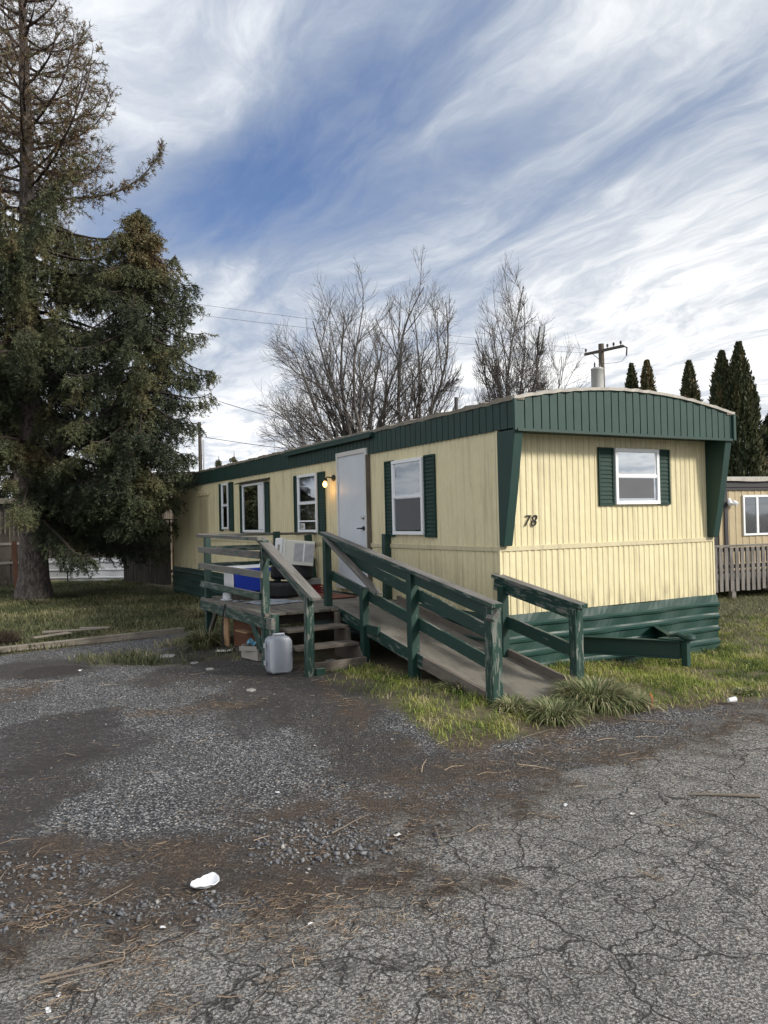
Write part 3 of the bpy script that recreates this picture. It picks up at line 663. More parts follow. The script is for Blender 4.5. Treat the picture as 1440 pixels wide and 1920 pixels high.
# needles, twigs and stones on the drive and the road
def d_lit(x, y):
    z_ = zones(x, y); return np.clip(z_['brown'] * 0.75 * (0.15 + 0.85 * sstep(0.42, 0.60, fbm(x * 3.0 + 9, y * 3.0, 4))) + 0.045 + 0.05 * z_['mud'], 0, 1) * (1 - 0.5 * z_['grass']) * (0.3 + 0.7 * sstep(0.4, 0.6, fbm(x * 5, y * 5, 3)))
def litter(n, lmin, lmax, wd, name, label, dens, y1=9.5):
    x, y = scatter(n, -5, 6.5, 2.3, y1, lambda a_, b_: dens(a_, b_) * np.where(under_house(a_, b_), 0, 1))
    m = len(x); a = rng.normal(0.35, 0.9, m); ln = rng.uniform(lmin, lmax, m) * (0.5 + rng.random(m)); z = ground_z(x, y) + 0.006 + 0.008 * rng.random(m)
    d_ = np.stack([np.cos(a), np.sin(a), rng.normal(0, 0.07, m)], 1) * (ln / 2)[:, None]
    bend = np.stack([-np.sin(a), np.cos(a), np.abs(rng.normal(0, 0.3, m))], 1) * (ln * rng.normal(0, 0.12, m))[:, None]
    s_ = np.stack([-np.sin(a), np.cos(a), np.zeros(m)], 1) * (wd * (0.5 + rng.random(m)))[:, None]
    c = np.stack([x, y, z], 1); u_ = np.array([0, 0, 1.0]) * 1.0
    mid_ = c + bend; mid_[:, 2] = np.maximum(mid_[:, 2], z)
    hi = np.zeros((m, 3)); hi[:, 2] = wd * 1.2
    A_ = c - d_; B_ = c + d_
    A_[:, 2] = np.maximum(A_[:, 2], z - 0.002); B_[:, 2] = np.maximum(B_[:, 2], z - 0.002)
    Vv = np.stack([A_ - s_, A_ + s_, A_ + hi, mid_ - s_, mid_ + s_, mid_ + hi, B_ - s_ * .5, B_ + s_ * .5, B_ + hi * .5], 1).reshape(-1, 3)
    k = (np.arange(m) * 9)[:, None]
    q = np.concatenate([k + np.array(f) for f in ([0, 2, 5, 3], [2, 1, 4, 5], [3, 5, 8, 6], [5, 4, 7, 8])])
    tn = np.clip(rng.normal(0.55, 0.25, m), 0, 1)
    o = big(name, Vv, q, None, M['litter'], attrs={'tint': np.repeat(tn, 9)}); tag(o, label, 'litter', kind='stuff')
litter(120000, 0.02, 0.05, 0.0011, 'fallen_needles', 'dry brown conifer needles drifted over drive and road', d_lit)
litter(4500, 0.06, 0.20, 0.0020, 'fallen_twigs', 'small dry twigs scattered among the needles', d_lit)
def clump_dens(x, y):
    r = np.zeros(x.shape)
    for px, py, rr in ((860, 1860, 0.10), (800, 1700, 0.07), (735, 1730, 0.07), (560, 1790, 0.12), (640, 1740, 0.1), (850, 1730, 0.06), (1270, 1545, 0.08), (1030, 1530, 0.06), (110, 1855, 0.1), (300, 1890, 0.08), (250, 1810, 0.18), (530, 1850, 0.08), (1220, 1640, 0.05), (960, 1660, 0.05), (480, 1745, 0.15), (620, 1700, 0.12), (820, 1830, 0.05), (700, 1900, 0.06), (100, 1720, 0.12), (520, 1700, 0.15)):
        cx, cy = gp(px, py); r = np.maximum(r, np.exp(-(((x - cx) ** 2 + (y - cy) ** 2) / (rr * 1.1) ** 2)))
    return r * 0.9
x0s = None
litter(100000, 0.025, 0.07, 0.0012, 'needle_clumps', 'small tan heaps of dry needles and grass on the asphalt', clump_dens, 5.5)
def stones(n, dens, smin, smax, name, label, x0, x1, y0, y1):
    x, y = scatter(n, x0, x1, y0, y1, dens); m = len(x); s_ = rng.uniform(smin, smax, m) * (0.6 + 0.8 * rng.random(m) ** 3)
    z = ground_z(x, y) + s_ * 0.15
    octv = np.array([[1, 0, 0], [0, 1, 0], [-1, 0, 0], [0, -1, 0], [0, 0, 0.8], [0, 0, -0.6]])
    Vv = octv[None] * (1 + rng.normal(0, 0.28, (m, 6, 1))) + rng.normal(0, 0.22, (m, 6, 3))
    a = rng.uniform(0, 6.28, m); ca, sa = np.cos(a), np.sin(a)
    vx = Vv[:, :, 0] * ca[:, None] - Vv[:, :, 1] * sa[:, None]; vy = Vv[:, :, 0] * sa[:, None] + Vv[:, :, 1] * ca[:, None]
    Vv = np.stack([vx, vy, Vv[:, :, 2]], 2) * (s_ / 2)[:, None, None] + np.stack([x, y, z], 1)[:, None, :]
    k = (np.arange(m) * 6)[:, None]
    q3 = np.concatenate([k + np.array(f) for f in ([0, 1, 4], [1, 2, 4], [2, 3, 4], [3, 0, 4], [1, 0, 5], [2, 1, 5], [3, 2, 5], [0, 3, 5])])
    tn = np.clip(rng.normal(0.5, 0.22, m), 0, 1)
    o = big(name, Vv.reshape(-1, 3), None, q3, M['stones'], attrs={'tint': np.repeat(tn, 6)}); tag(o, label, 'gravel', kind='stuff')
def d_grav(x, y):
    z_ = zones(x, y); return z_['gravel'] * (1 - z_['road']) * (1 - 0.92 * z_['wet']) * (1 - 0.8 * z_['mud']) * (1 - 0.75 * z_['brown']) * (0.25 + 0.75 * sstep(0.42, 0.58, fbm(x * 1.4 + 8, y * 1.4, 3)))
stones(90000, d_grav, 0.010, 0.020, 'gravel', 'loose blue grey gravel of the driveway', -4.5, 6, 3.2, 10.0)
def d_grav2(x, y):
    r = np.maximum.reduce([blob(180, 1700, 0.55, 0.14, x, y, 0.5, 0.7), blob(570, 1590, 0.35, 0.3, x, y, 0.5, 0.7), blob(40, 1640, 0.3, 0.2, x, y, 0.5, 0.7), blob(660, 1570, 0.4, 0.2, x, y, .5, .7)])
    return r * 0.9
stones(12000, d_grav2, 0.016, 0.032, 'gravel', 'coarser dark stones along the broken asphalt edge', -3.5, 1.0, 3.0, 5.5)
# ------------------------------------------------------------------ THE MOBILE HOME (local frame: x along the front, y along the side, z up)
home = thing('mobile_home', 'pale yellow ribbed mobile home with dark green fascia and shutters, number 78 on its front', 'mobile home', HN, YAW)
ZB, ZBELT, ZT, ZE = 0.716, 1.455, 2.77, 3.09
def ribs(length, period=0.089, depth=0.009, seam=1.16, jit=0.0):
    """(position, depth) pairs across a ribbed sheet"""
    out_ = []; x = 0.0; k = 0
    while x < length:
        for dx, dd in ((0.0, 0.0), (0.030, 0.0), (0.040, depth), (0.079, depth)):
            if x + dx < length: out_.append((x + dx, dd))
        x += period; k += 1
        if seam and int(x / seam) > int((x - period) / seam):
            out_.append((min(x - 0.008, length), 0.0)); out_.append((min(x - 0.007, length), -0.02)); out_.append((min(x - 0.001, length), -0.02))
    out_.append((length, 0.0)); out_.sort(); return out_
def sheet_side(mb, z0, z1, off=0.0, y0=0.0, y1=L, **k):      # side wall, outwards is -x
    r = ribs(y1 - y0, **k); mb.strip([(-off - d_, y0 + p, z0) for p, d_ in r], [(-off - d_, y0 + p, z1) for p, d_ in r])
def sheet_front(mb, z0, z1, off=0.0, x0=0.0, x1=W, **k):
    r = ribs(x1 - x0, **k); mb.strip([(x0 + p, -off - d_, z0) for p, d_ in r], [(x0 + p, -off - d_, z1) for p, d_ in r])
ub = MB(); sheet_side(ub, ZBELT, ZT + 0.02); sheet_front(ub, ZBELT, ZT + 0.02)
ub.strip([(W, 0, ZBELT), (W, L, ZBELT), (0, L, ZBELT)], [(W, 0, ZT + .02), (W, L, ZT + .02), (0, L, ZT + .02)])
obj('upper_siding', ub, M['siding'], home)
lb = MB(); sheet_side(lb, ZB, ZBELT, 0.004); sheet_front(lb, ZB, ZBELT, 0.004)
lb.strip([(W, 0, ZB), (W, L, ZB), (0, L, ZB)], [(W, 0, ZBELT), (W, L, ZBELT), (0, L, ZBELT)])
obj('lower_siding', lb, M['siding'], home)
mb = MB(); mb.board((-0.012, 0.0, ZBELT), (-0.012, 10.9, ZBELT), 0.024, 0.055); mb.board((-0.024, -0.012, ZBELT + .001), (W + .01, -0.012, ZBELT + .001), 0.024, 0.056)
obj('belt_trim', mb, M['belt'], home, bevel=0.003)
for xx in (-0.008, W + .006): obj('corner_trim', MB().board((xx, -0.008, ZB), (xx, -0.008, ZT), 0.030, 0.030, (0, 1, 0)), M['siding'], home, bevel=0.002)
# skirting: lying corrugation, a little crooked
def skirt_profile():
    pr = []
    for k in range(4):
        z = 0.165 * k - 0.02
        pr += [(z, 0.0), (z + 0.085, 0.004), (z + 0.10, 0.030), (z + 0.125, 0.034), (z + 0.145, 0.012)]
    return pr + [(0.715, 0.0)]
def skirting(p0, p1, nrm, name, n=40):
    p0, p1, nrm = Vector(p0), Vector(p1), Vector(nrm); pr = skirt_profile(); mb = MB(); vs = []
    for i in range(n + 1):
        t = i / n; base_ = p0.lerp(p1, t)
        for z, d_ in pr:
            wob = 0.012 * math.sin(t * 17 + z * 5) + 0.008 * math.sin(t * 41 + z * 9)
            vs.append(base_ + nrm * (0.005 + d_ + 0.035 * (1 - z / 0.7) + wob) + Vector((0, 0, z + 0.006 * math.sin(t * 9))))
    k = len(pr); mb.add(vs, [(i * k + j, (i + 1) * k + j, (i + 1) * k + j + 1, i * k + j + 1) for i in range(n) for j in range(k - 1)])
    return obj(name, mb, M['greenskirt'], home)
skirting((0, -0.02, 0), (W + .03, -0.02, 0), (0, -1, 0), 'skirting'); skirting((-0.02, 0, 0), (-0.02, L, 0), (-1, 0, 0), 'skirting', 90)
skirting((W + .02, 0, 0), (W + .02, L, 0), (1, 0, 0), 'skirting', 60)
# roof
def arc(x): return ZE + 0.185 * (1 - ((x - W / 2) / (W / 2)) ** 2)
ax = [W * i / 24 for i in range(25)]; OV = 0.34
mb = MB(); mb.strip([(x, -OV + .02, arc(x)) for x in ax], [(x, L + 0.1, arc(x)) for x in ax]); obj('roof', mb, M['roof'], home, smooth=True)
mb = MB()
r = ribs(W, 0.118, 0.014, None)
fr_r = [(x, d_) for x, d_ in r]
mb2 = MB()
pos = []; x = 0.0
while x < W:
    pos += [(x, 0.0), (min(x + 0.103, W), 0.0), (min(x + 0.106, W), -0.016), (min(x + 0.115, W), -0.016)]; x += 0.118
pos.append((W, 0.0))
mb2.strip([(p, -OV - 0.004 - d_, ZT - .012 ) for p, d_ in pos], [(p, -OV - 0.004 - d_, arc(p)) for p, d_ in pos])
obj('front_fascia', mb2, M['greenmetal'], home)
mb = MB(); mb.strip([(0, -OV, ZT - .012), (W, -OV, ZT - .012)], [(0, 0.01, ZT - .012), (W, 0.01, ZT - .012)])
mb.board((0, -OV - .008, ZT - .02), (W, -OV - .008, ZT - .02), 0.03, 0.03); obj('eave_soffit', mb, M['greendark'], home)
def side_fascia(x, sgn):
    pos = []; y = -OV
    while y < L:
        pos += [(y, 0.0), (y + 0.112, 0.0), (y + 0.115, -0.012), (y + 0.123, -0.012)]; y += 0.126
    mb = MB(); mb.strip([(x + sgn * (0.03 + d_), p, ZT) for p, d_ in pos], [(x + sgn * (0.03 + d_), p, ZE - .004) for p, d_ in pos])
    mb.strip([(x, -OV, ZT), (x, L, ZT)], [(x + sgn * .03, -OV, ZT), (x + sgn * .03, L, ZT)])
    obj('side_fascia', mb, M['greendark'], home)
side_fascia(0, -1); side_fascia(W, 1)
for xx, w_ in ((-0.03, .033), (W + .03, .05)): obj('fascia_corner', MB().board((xx, -OV - .01, ZT - .03), (xx, -OV - .01, ZE - .005), w_, w_, (0, 1, 0)), M['greenmetal'], home, bevel=0.004)
# pale roof edge, uneven with old coating
mb = MB(); n = 60
A1 = []; 
for i in range(n + 1):
    x = -0.045 + (W + .09) * i / n; j = 0.006 * math.sin(i * 1.9) + 0.005 * math.sin(i * 4.7)
    z = ZE + 0.185 * (1 - min(1, abs(x - W / 2) / (W / 2)) ** 2)
    A1.append([(x, -OV - .03 + j, z - .012 + j * .5), (x, -OV - .03 + j, z + .022 + j), (x, -OV + .06, z + .030 + j), (x, -OV + .06, z - .012)])
vs = [p for q in A1 for p in q]; mb.add(vs, [(i * 4 + a, i * 4 + (a + 1) % 4, (i + 1) * 4 + (a + 1) % 4, (i + 1) * 4 + a) for i in range(n) for a in range(4)] + [(0, 1, 2, 3), (n * 4 + 3, n * 4 + 2, n * 4 + 1, n * 4)])
obj('front_roof_edge', mb, M['rooftrim'], home)
def roof_side_edge(x, sg):
    mb = MB(); n = 150; vs = []
    for i in range(n + 1):
        y = -OV - .02 + (L + OV + .06) * i / n; j = 0.007 * math.sin(i * 0.9) + 0.006 * math.sin(i * 2.3) + random.uniform(-.004, .004)
        vs += [(x + sg * (.042 + j), y, ZE - .018 - abs(j)), (x + sg * (.045 + j), y, ZE + .020 + j), (x - sg * .10, y, ZE + .042 + j), (x - sg * .10, y, ZE - .018)]
    mb.add(vs, [(i * 4 + a, i * 4 + (a + 1) % 4, (i + 1) * 4 + (a + 1) % 4, (i + 1) * 4 + a) for i in range(n) for a in range(4)] + [(0, 1, 2, 3), (n * 4 + 3, n * 4 + 2, n * 4 + 1, n * 4)])
    obj('side_roof_edge', mb, M['roofedge'], home)
roof_side_edge(0, -1); roof_side_edge(W, 1)
mb = MB(); mb.board((-0.065, 2.8, ZE - .05), (-0.065, 6.0, ZE - .06), 0.06, 0.075); mb.board((-0.10, 2.8, ZE - .085), (-0.10, 6.0, ZE - .095), 0.02, 0.03)
obj('rain_gutter', mb, M['greendark'], home, bevel=0.006)
# corner fins under the overhang
def fin(x0, x1):
    poly = [(x0, 0.012, ZT - .014), (x0, -OV + .01, ZT - .014), (x0, -0.22, 2.1), (x0, -0.10, ZBELT + .035), (x0, 0.012, ZBELT + .035)]
    return MB().prism(poly, (x1 - x0, 0, 0))
obj('corner_fin', fin(-0.022, 0.10), M['greendark'], home, bevel=0.008, segs=2)
obj('corner_fin', fin(W - 0.10, W + 0.022), M['greendark'], home, bevel=0.008, segs=2)

# windows; built on a wall plane given by origin, direction along the wall and outward normal
def window(a0, a1, z0, z1, wall, rail=None, top='dark', low='dark', vertical=False, glass='glass', tall_sash=0.012, extra=None, label=None):
    if wall == 'side': P_ = lambda a, d_, z: (-d_, a, z)
    else: P_ = lambda a, d_, z: (a, -d_, z)
    fw_ = 0.045; D = 0.060
    def bar(mb, p, q, wd, dp, off):      # bar in the wall plane
        (a, z), (b_, z2) = p, q
        if abs(a - b_) > abs(z - z2): lo, hi = (min(a, b_), z - wd / 2), (max(a, b_), z + wd / 2)
        else: lo, hi = (a - wd / 2, min(z, z2)), (a + wd / 2, max(z, z2))
        c = [P_(lo[0], off, lo[1]), P_(hi[0], off, lo[1]), P_(hi[0], off, hi[1]), P_(lo[0], off, hi[1])]
        e = Vector(P_(0, dp, 0)) - Vector(P_(0, 0, 0)); mb.prism(c, e)
    mb = MB()
    bar(mb, (a0, z0 + fw_ / 2), (a1, z0 + fw_ / 2), fw_, D, .0); bar(mb, (a0, z1 - fw_ / 2), (a1, z1 - fw_ / 2), fw_, D, .0)
    bar(mb, (a0 + fw_ / 2, z0 + fw_), (a0 + fw_ / 2, z1 - fw_), fw_, D - .002, .0); bar(mb, (a1 - fw_ / 2, z0 + fw_), (a1 - fw_ / 2, z1 - fw_), fw_, D - .002, .0)
    win = obj('window', mb, M['white'], home, bevel=0.004, segs=2)
    if label: win['label'] = label
    mb = MB(); i0, i1, j0, j1 = a0 + fw_, a1 - fw_, z0 + fw_, z1 - fw_
    if rail: bar(mb, (i0, rail), (i1, rail), 0.036, 0.034, .018)
    if vertical: bar(mb, ((i0 + i1) / 2, j0), ((i0 + i1) / 2, j1), 0.04, 0.034, .018)
    s_ = 0.018
    for zz0, zz1, off in ((j0, (rail or j1) - .018, .014), ((rail or j0) + .018, j1, .022)):
        if not rail and off > .02: continue
        for q in ((i0 + s_ / 2), (i1 - s_ / 2)): bar(mb, (q, zz0), (q, zz1), s_, .018, off)
        bar(mb, (i0 + s_, zz0 + s_ / 2), (i1 - s_, zz0 + s_ / 2), s_, .017, off)
    obj('sash', mb, M['dirtywhite'] if top == 'plain' else M['white'], win)
    mb = MB(); c = [P_(i0, .036, j0), P_(i1, .036, j0), P_(i1, .036, j1), P_(i0, .036, j1)]; mb.prism(c, Vector(P_(0, .003, 0))); obj('glass_pane', mb, M[glass], win)
    back = lambda nm, mat, x0, x1, za, zb, off=.012, wav=0: obj(nm, (lambda m2: (m2.strip([P_(x0 + (x1 - x0) * i / 16, off + wav * math.sin(i * 1.3), za) for i in range(17)], [P_(x0 + (x1 - x0) * i / 16, off + wav * math.sin(i * 1.3 + .4), zb) for i in range(17)]), m2)[1])(MB()), M[mat], win)
    back('dark_backing', 'dark', i0, i1, j0, j1, .0105)  # flat dark sheet painted for the unlit room behind the glass
    if extra: extra(back, i0, i1, j0, j1)
    return win
def shutter(a0, a1, z0, z1, wall):
    P_ = (lambda a, d_, z: (-d_, a, z)) if wall == 'side' else (lambda a, d_, z: (a, -d_, z))
    mb = MB(); n = int((z1 - z0 - .04) / 0.048); E = Vector(P_(0, 0.016, 0)); O = 0.012
    def slab(x0, x1, za, zb, d0, d1): mb.prism([P_(x0, d0, za), P_(x1, d0, za), P_(x1, d0, zb), P_(x0, d0, zb)], Vector(P_(0, d1 - d0, 0)))
    slab(a0, a1, z0, z1, O - .002, O + .006)
    slab(a0, a0 + .022, z0, z1, O + .006, O + .024); slab(a1 - .022, a1, z0, z1, O + .006, O + .024)
    slab(a0 + .022, a1 - .022, z0, z0 + .022, O + .006, O + .023); slab(a0 + .022, a1 - .022, z1 - .022, z1, O + .006, O + .023)
    st_ = (z1 - z0 - .044) / n
    for i in range(n):
        zc = z0 + .022 + st_ * i
        mb.prism([P_(a0 + .022, O + .006, zc + st_ * .95), P_(a0 + .022, O + .017, zc + .004), P_(a0 + .022, O + .006, zc + .002)], Vector(P_(a1 - a0 - .044, 0, 0)))
    obj('shutter', mb, M['shutter'], home)
def cur1(back, i0, i1, j0, j1):
    back('curtain', 'curtain', i0, i0 + (i1 - i0) * 0.62, 2.12, j1, .020, .004); back('insect_screen', 'screen', i0 + .03, i1 - .02, j0 + .02, 2.09, .041)
window(1.50, 2.27, 1.61, 2.61, 'side', 2.12, extra=cur1, label='tall double hung window right of the door')
shutter(2.275, 2.505, 1.58, 2.625, 'side'); shutter(1.245, 1.49, 1.58, 2.625, 'side')
def cur2(back, i0, i1, j0, j1):
    back('curtain', 'curtain', i0, i0 + (i1 - i0) * 0.72, j0 + .42, j1, .020, .003); back('insect_screen', 'screen', i0 + .03, i1 - .02, j0 + .2, 2.08, .0185)
    back('cardboard', 'whiteplastic', i0 + .02, i1 - .02, j0, j0 + .17, .024)
w2 = window(4.75, 5.54, 1.635, 2.62, 'side', 2.13, extra=cur2, label='double hung window left of the door with a white panel at its foot')
mb = MB(); mb.box((-0.052, 4.80, 1.815), (-0.030, 5.49, 1.84)); mb.box((-0.05, 5.28, 1.69), (-0.04, 5.42, 1.79)); obj('sill_bar', mb, M['white'], w2)
mb = MB(); mb.box((-0.054, 5.30, 1.705), (-0.046, 5.40, 1.775)); obj('socket', mb, M['card'], w2)
shutter(5.545, 5.75, 1.60, 2.625, 'side'); shutter(4.48, 4.74, 1.60, 2.625, 'side')
def cur3(back, i0, i1, j0, j1): back('patterned_curtain', 'pattern', i0 + .22, i1 - .10, j0 + .02, j1 - .01, .019, .006)
w3 = window(7.19, 8.42, 1.635, 2.61, 'side', extra=cur3, label='wide window with a dark red patterned curtain')
mb = MB(); mb.box((-0.058, 7.24, 1.69), (-0.03, 7.48, 2.56)); obj('side_panel', mb, M['white'], w3)
mb = MB(); mb.prism([(-0.005, 6.93, 2.66), (-0.11, 6.93, 2.63), (-0.11, 6.93, 2.645), (-0.005, 6.93, 2.68)], (0, 1.80, 0)); obj('window_hood', mb, M['darkbrown'], home)
shutter(8.425, 8.64, 1.60, 2.60, 'side'); shutter(6.97, 7.185, 1.60, 2.60, 'side')
window(9.37, 9.81, 1.70, 2.705, 'side', 2.22, glass='glass', label='narrow double hung window at the far end')
shutter(9.82, 10.05, 1.66, 2.715, 'side'); shutter(9.10, 9.36, 1.66, 2.715, 'side')
def cur5(back, i0, i1, j0, j1): back('insect_screen', 'screen', i0 + .02, i1 - .05, j0 + .03, 2.26, .041)
wf = window(1.755, 2.525, 1.935, 2.625, 'front', 2.285, glass='mirrorglass', extra=cur5, label='front window with sky mirrored in its upper pane')
shutter(1.50, 1.75, 1.925, 2.63, 'front'); shutter(2.53, 2.745, 1.925, 2.63, 'front')
# panel and louvre at the far end
mb = MB(); mb.box((-0.018, 10.9, 0.80), (-0.012, 11.75, 2.50)); mb.box((-0.05, 10.86, 2.50), (-0.012, 11.80, 2.56)); obj('furnace_panel', mb, M['siding'], home)
mb = MB()
for i in range(18): mb.box((-0.026, 11.0, 1.62 + i * .045), (-0.0185, 11.6, 1.642 + i * .045))
obj('louvre', mb, M['belt'], home)
# door
door = obj('door', MB().box((-0.045, 3.045, 0.845), (-0.012, 3.93, 2.80)), M['door'], home, bevel=0.004)
mb = MB(); mb.box((-0.06, 3.93, 0.80), (-0.0, 3.985, 2.865)); mb.box((-0.06, 2.99, 0.80), (-0.0, 3.045, 2.865)); mb.box((-0.061, 3.045, 2.80), (0.0, 3.93, 2.866)); mb.box((-0.10, 3.0, 0.785), (0.0, 3.97, 0.845))
obj('door_frame', mb, M['dirtywhite'], home, bevel=0.003)
mb = MB(); mb.box((-0.068, 2.965, 0.74), (-0.0, 2.989, 2.76)); obj('jamb_board', mb, M['treadwood'], home)
mb = MB()
for z in (2.42, 1.62, 1.0): obj('hinge', MB().box((-0.056, 3.90, z), (-0.0455, 3.945, z + .10)), M['galv'], door)
mb = MB(); mb.lathe([(.030, 0), (.032, .012), (.024, .03), (.006, .034)], (-0.045, 3.12, 1.86), 16, (-1, 0, 0)); obj('deadbolt', mb, M['chrome'], door, smooth=True)
mb = MB(); mb.lathe([(.032, 0), (.033, .01), (.014, .014), (.012, .05)], (-0.045, 3.12, 1.70), 16, (-1, 0, 0)); mb.tube([(-.09, 3.11, 1.70), (-.10, 3.16, 1.70), (-.098, 3.24, 1.695)], [.011, .010, .008]); obj('door_handle', mb, M['black'], door, smooth=True)
# porch light
mb = MB(); mb.lathe([(.05, 0), (.052, .012), (.03, .03), (.012, .034)], (-0.010, 4.16, 2.50), 16, (-1, 0, 0)); mb.tube([(-.04, 4.16, 2.50), (-.10, 4.20, 2.515), (-.14, 4.22, 2.48)], .011)
mb.lathe([(.035, 0), (.045, -.03), (.02, -.035)], (-.14, 4.22, 2.485), 14)
lamp = obj('porch_light', mb, M['black'], home, smooth=True)
obj('bulb', MB().lathe([(.012, 0), (.030, -.025), (.036, -.055), (.026, -.085), (.006, -.097)], (-.14, 4.22, 2.45), 16), M['bulb'], lamp, smooth=True)
ld = bpy.data.lights.new('bulb_light', 'POINT'); ld.energy = 0.8; ld.color = (1, .52, .16); ld.shadow_soft_size = .04
lo = bpy.data.objects.new('bulb_light', ld); C.objects.link(lo); lo.parent = lamp; lo.location = (-.15, 4.20, 2.30)
# house number, slanted iron numerals
def slantnum():
    cu = bpy.data.curves.new('house_number', 'FONT'); cu.body = '78'; cu.size = 0.19; cu.extrude = 0.006; cu.shear = 0.28; cu.offset = -0.002; cu.space_character = 1.05
    tmp = bpy.data.objects.new('t', cu); C.objects.link(tmp); bpy.context.view_layer.update()
    me = bpy.data.meshes.new_from_object(tmp); bpy.data.objects.remove(tmp)
    o = bpy.data.objects.new('house_number', me); C.objects.link(o); me.materials.clear(); me.materials.append(M['black']); o.parent = home
    o.location = (0.315, -0.022, 1.70); o.rotation_euler = (math.pi / 2, 0, 0)
slantnum()
# hitch: an A frame of channel beams reaching out from the front
def chan(p0, p1, name):
    p0, p1 = Vector(p0), Vector(p1); d_ = (p1 - p0).normalized(); sd = d_.cross(Vector((0, 0, 1))).normalized(); mb = MB()
    mb.board(p0, p1, 0.012, 0.20); off = sd * 0.03
    mb.board(p0 + off + Vector((0, 0, .094)), p1 + off + Vector((0, 0, .094)), 0.06, 0.012); mb.board(p0 + off - Vector((0, 0, .094)), p1 + off - Vector((0, 0, .094)), 0.06, 0.012)
    return mb
HA = (1.66, -1.02, 0.315)
hitch = obj('hitch_frame', chan((0.98, 0.05, 0.31), HA, ''), M['greendark'], home, bevel=.003)
mb = chan((2.48, 0.05, 0.31), (HA[0] + .02, HA[1], HA[2]), ''); obj('hitch_beam', mb, M['greendark'], home, bevel=.003)
mb = MB(); mb.prism([(1.52, -0.82, .418), (1.84, -0.82, .418), (1.74, -1.10, .418), (1.62, -1.10, .418)], (0, 0, .012))
mb.lathe([(.05, 0), (.062, .02), (.055, .05), (.02, .07)], (1.68, -1.13, .425), 16); mb.tube([(1.68, -1.10, .44), (1.67, -.98, .47), (1.66, -.86, .445)], [.03, .028, .012], 10)
mb.box((1.64, -1.12, .14), (1.70, -1.04, .42)); obj('coupler', mb, M['greenmetal'], home, bevel=.004)
for x_, y_, r_, h_ in ((1.0, 2.2, .026, .30), (1.3, 3.4, .020, .24)): obj('vent_pipe', MB().tube([(x_, y_, ZE + .05), (x_, y_, ZE + .15 + h_)], r_, 10), M['darkbrown'], home)

# ------------------------------------------------------------------ DECK with steps and ramp (same local frame; outwards from the wall is -x)
deck = thing('porch_deck', 'weathered green wooden deck with steps and wheelchair ramp along the mobile home', 'deck', HN, YAW)
DZ, T0, T1, S0, S1 = 0.70, -0.05, -1.97, 2.12, 4.85
mb = MB(); y = S0
k = 0
x_ = T1 - .01
while x_ < T0 - .05:         # boards run along the long side
    wd = 0.138; mb.board((x_ + wd / 2, S0 - .02 + random.uniform(-.012, .012), DZ - .019), (x_ + wd / 2, S1 + random.uniform(-.02, .02), DZ - .019 + random.uniform(-.003, .003)), wd, 0.036); x_ += 0.148
obj('deck_boards', mb, M['deckwood'], deck, bevel=.003)
def part(name, *boards, mat='paintwood', jit=0.002, bev=.004, up_=(0, 0, 1)):
    mb = MB()
    for p0, p1, w_, h_ in boards: mb.board(p0, p1, w_, h_, up_ if abs(Vector(p1)[2] - Vector(p0)[2]) < 0.95 * (Vector(p1) - Vector(p0)).length else (0, 1, 0), jit)
    return obj(name, mb, M[mat], deck, bevel=bev)
def post(x, y, z0, z1, mat='paintwood', s=0.089, lean=(0, 0)): return part('post', ((x, y, z0), (x + lean[0], y + lean[1], z1), s, s), mat=mat)
part('rim_beam', ((T1 + .0, S0 - .03, DZ - .038 - .075), (T1 + .0, S1, DZ - .038 - .07), .042, .145), mat='wornwood')
part('rim_beam', ((T1 + .02, S1 + .0, DZ - .113), (T0, S1 + .0, DZ - .113), .04, .145), mat='wornwood')
part('rim_beam', ((T1 + .03, S0 + .28, DZ - .113), (T0, S0 + .28, DZ - .113), .04, .145), mat='fencewood')  # recessed beam, its dark wood colour standing in for the shaded opening
for q in (2.8, 3.6, 4.3): part('joist', ((T1 + .05, q, DZ - .115), (T0, q, DZ - .115), .04, .14), mat='treadwood')
# posts of the deck
post(-1.93, 4.62, 0.02, 1.63, lean=(.01, .03)); post(-1.95, 2.16, 0.03, 1.60, 'wornwood', lean=(0, .0))
post(-1.93, 1.92, 0.06, 0.715, 'wornwood')
part('beam_end', ((-1.98, 2.02, DZ - .10), (-1.98, 1.84, DZ - .10), .04, .14), mat='barewood')
part('brace', ((-1.95, 4.5, .20), (-1.95, 4.15, .55), .04, .09), mat='fencewood'); part('brace', ((-1.96, 2.28, .22), (-1.96, 2.62, .56), .04, .09))
post(-0.06, 4.88, .62, 1.60, s=.10, lean=(-.10, 0)); post(-0.72, 4.86, .6, 1.67)
# outer rail boards
for k, (z0, z1, h_, mt) in enumerate(((1.64, 1.615, .045, 'barewood'), (1.425, 1.415, .088, 'barewood'), (1.185, 1.175, .085, 'barewood'), (.915, .91, .088, 'wornwood'))):
    part('rail', ((-2.005, 4.80 - .03 * k, z0), (-2.005, 2.12 + .05 * (k % 2), z1), .036 if k else .09, h_), mat=mt, jit=.004)
part('rail', ((-1.98, 4.92, 1.645), (0.0, 4.92, 1.625), .09, .04), mat='barewood', jit=.004)
part('rail', ((-1.98, 4.93, 1.43), (-0.02, 4.93, 1.42), .036, .088), mat='wornwood'); part('rail', ((-1.98, 4.93, 1.17), (-0.02, 4.93, 1.16), .036, .088), mat='wornwood')
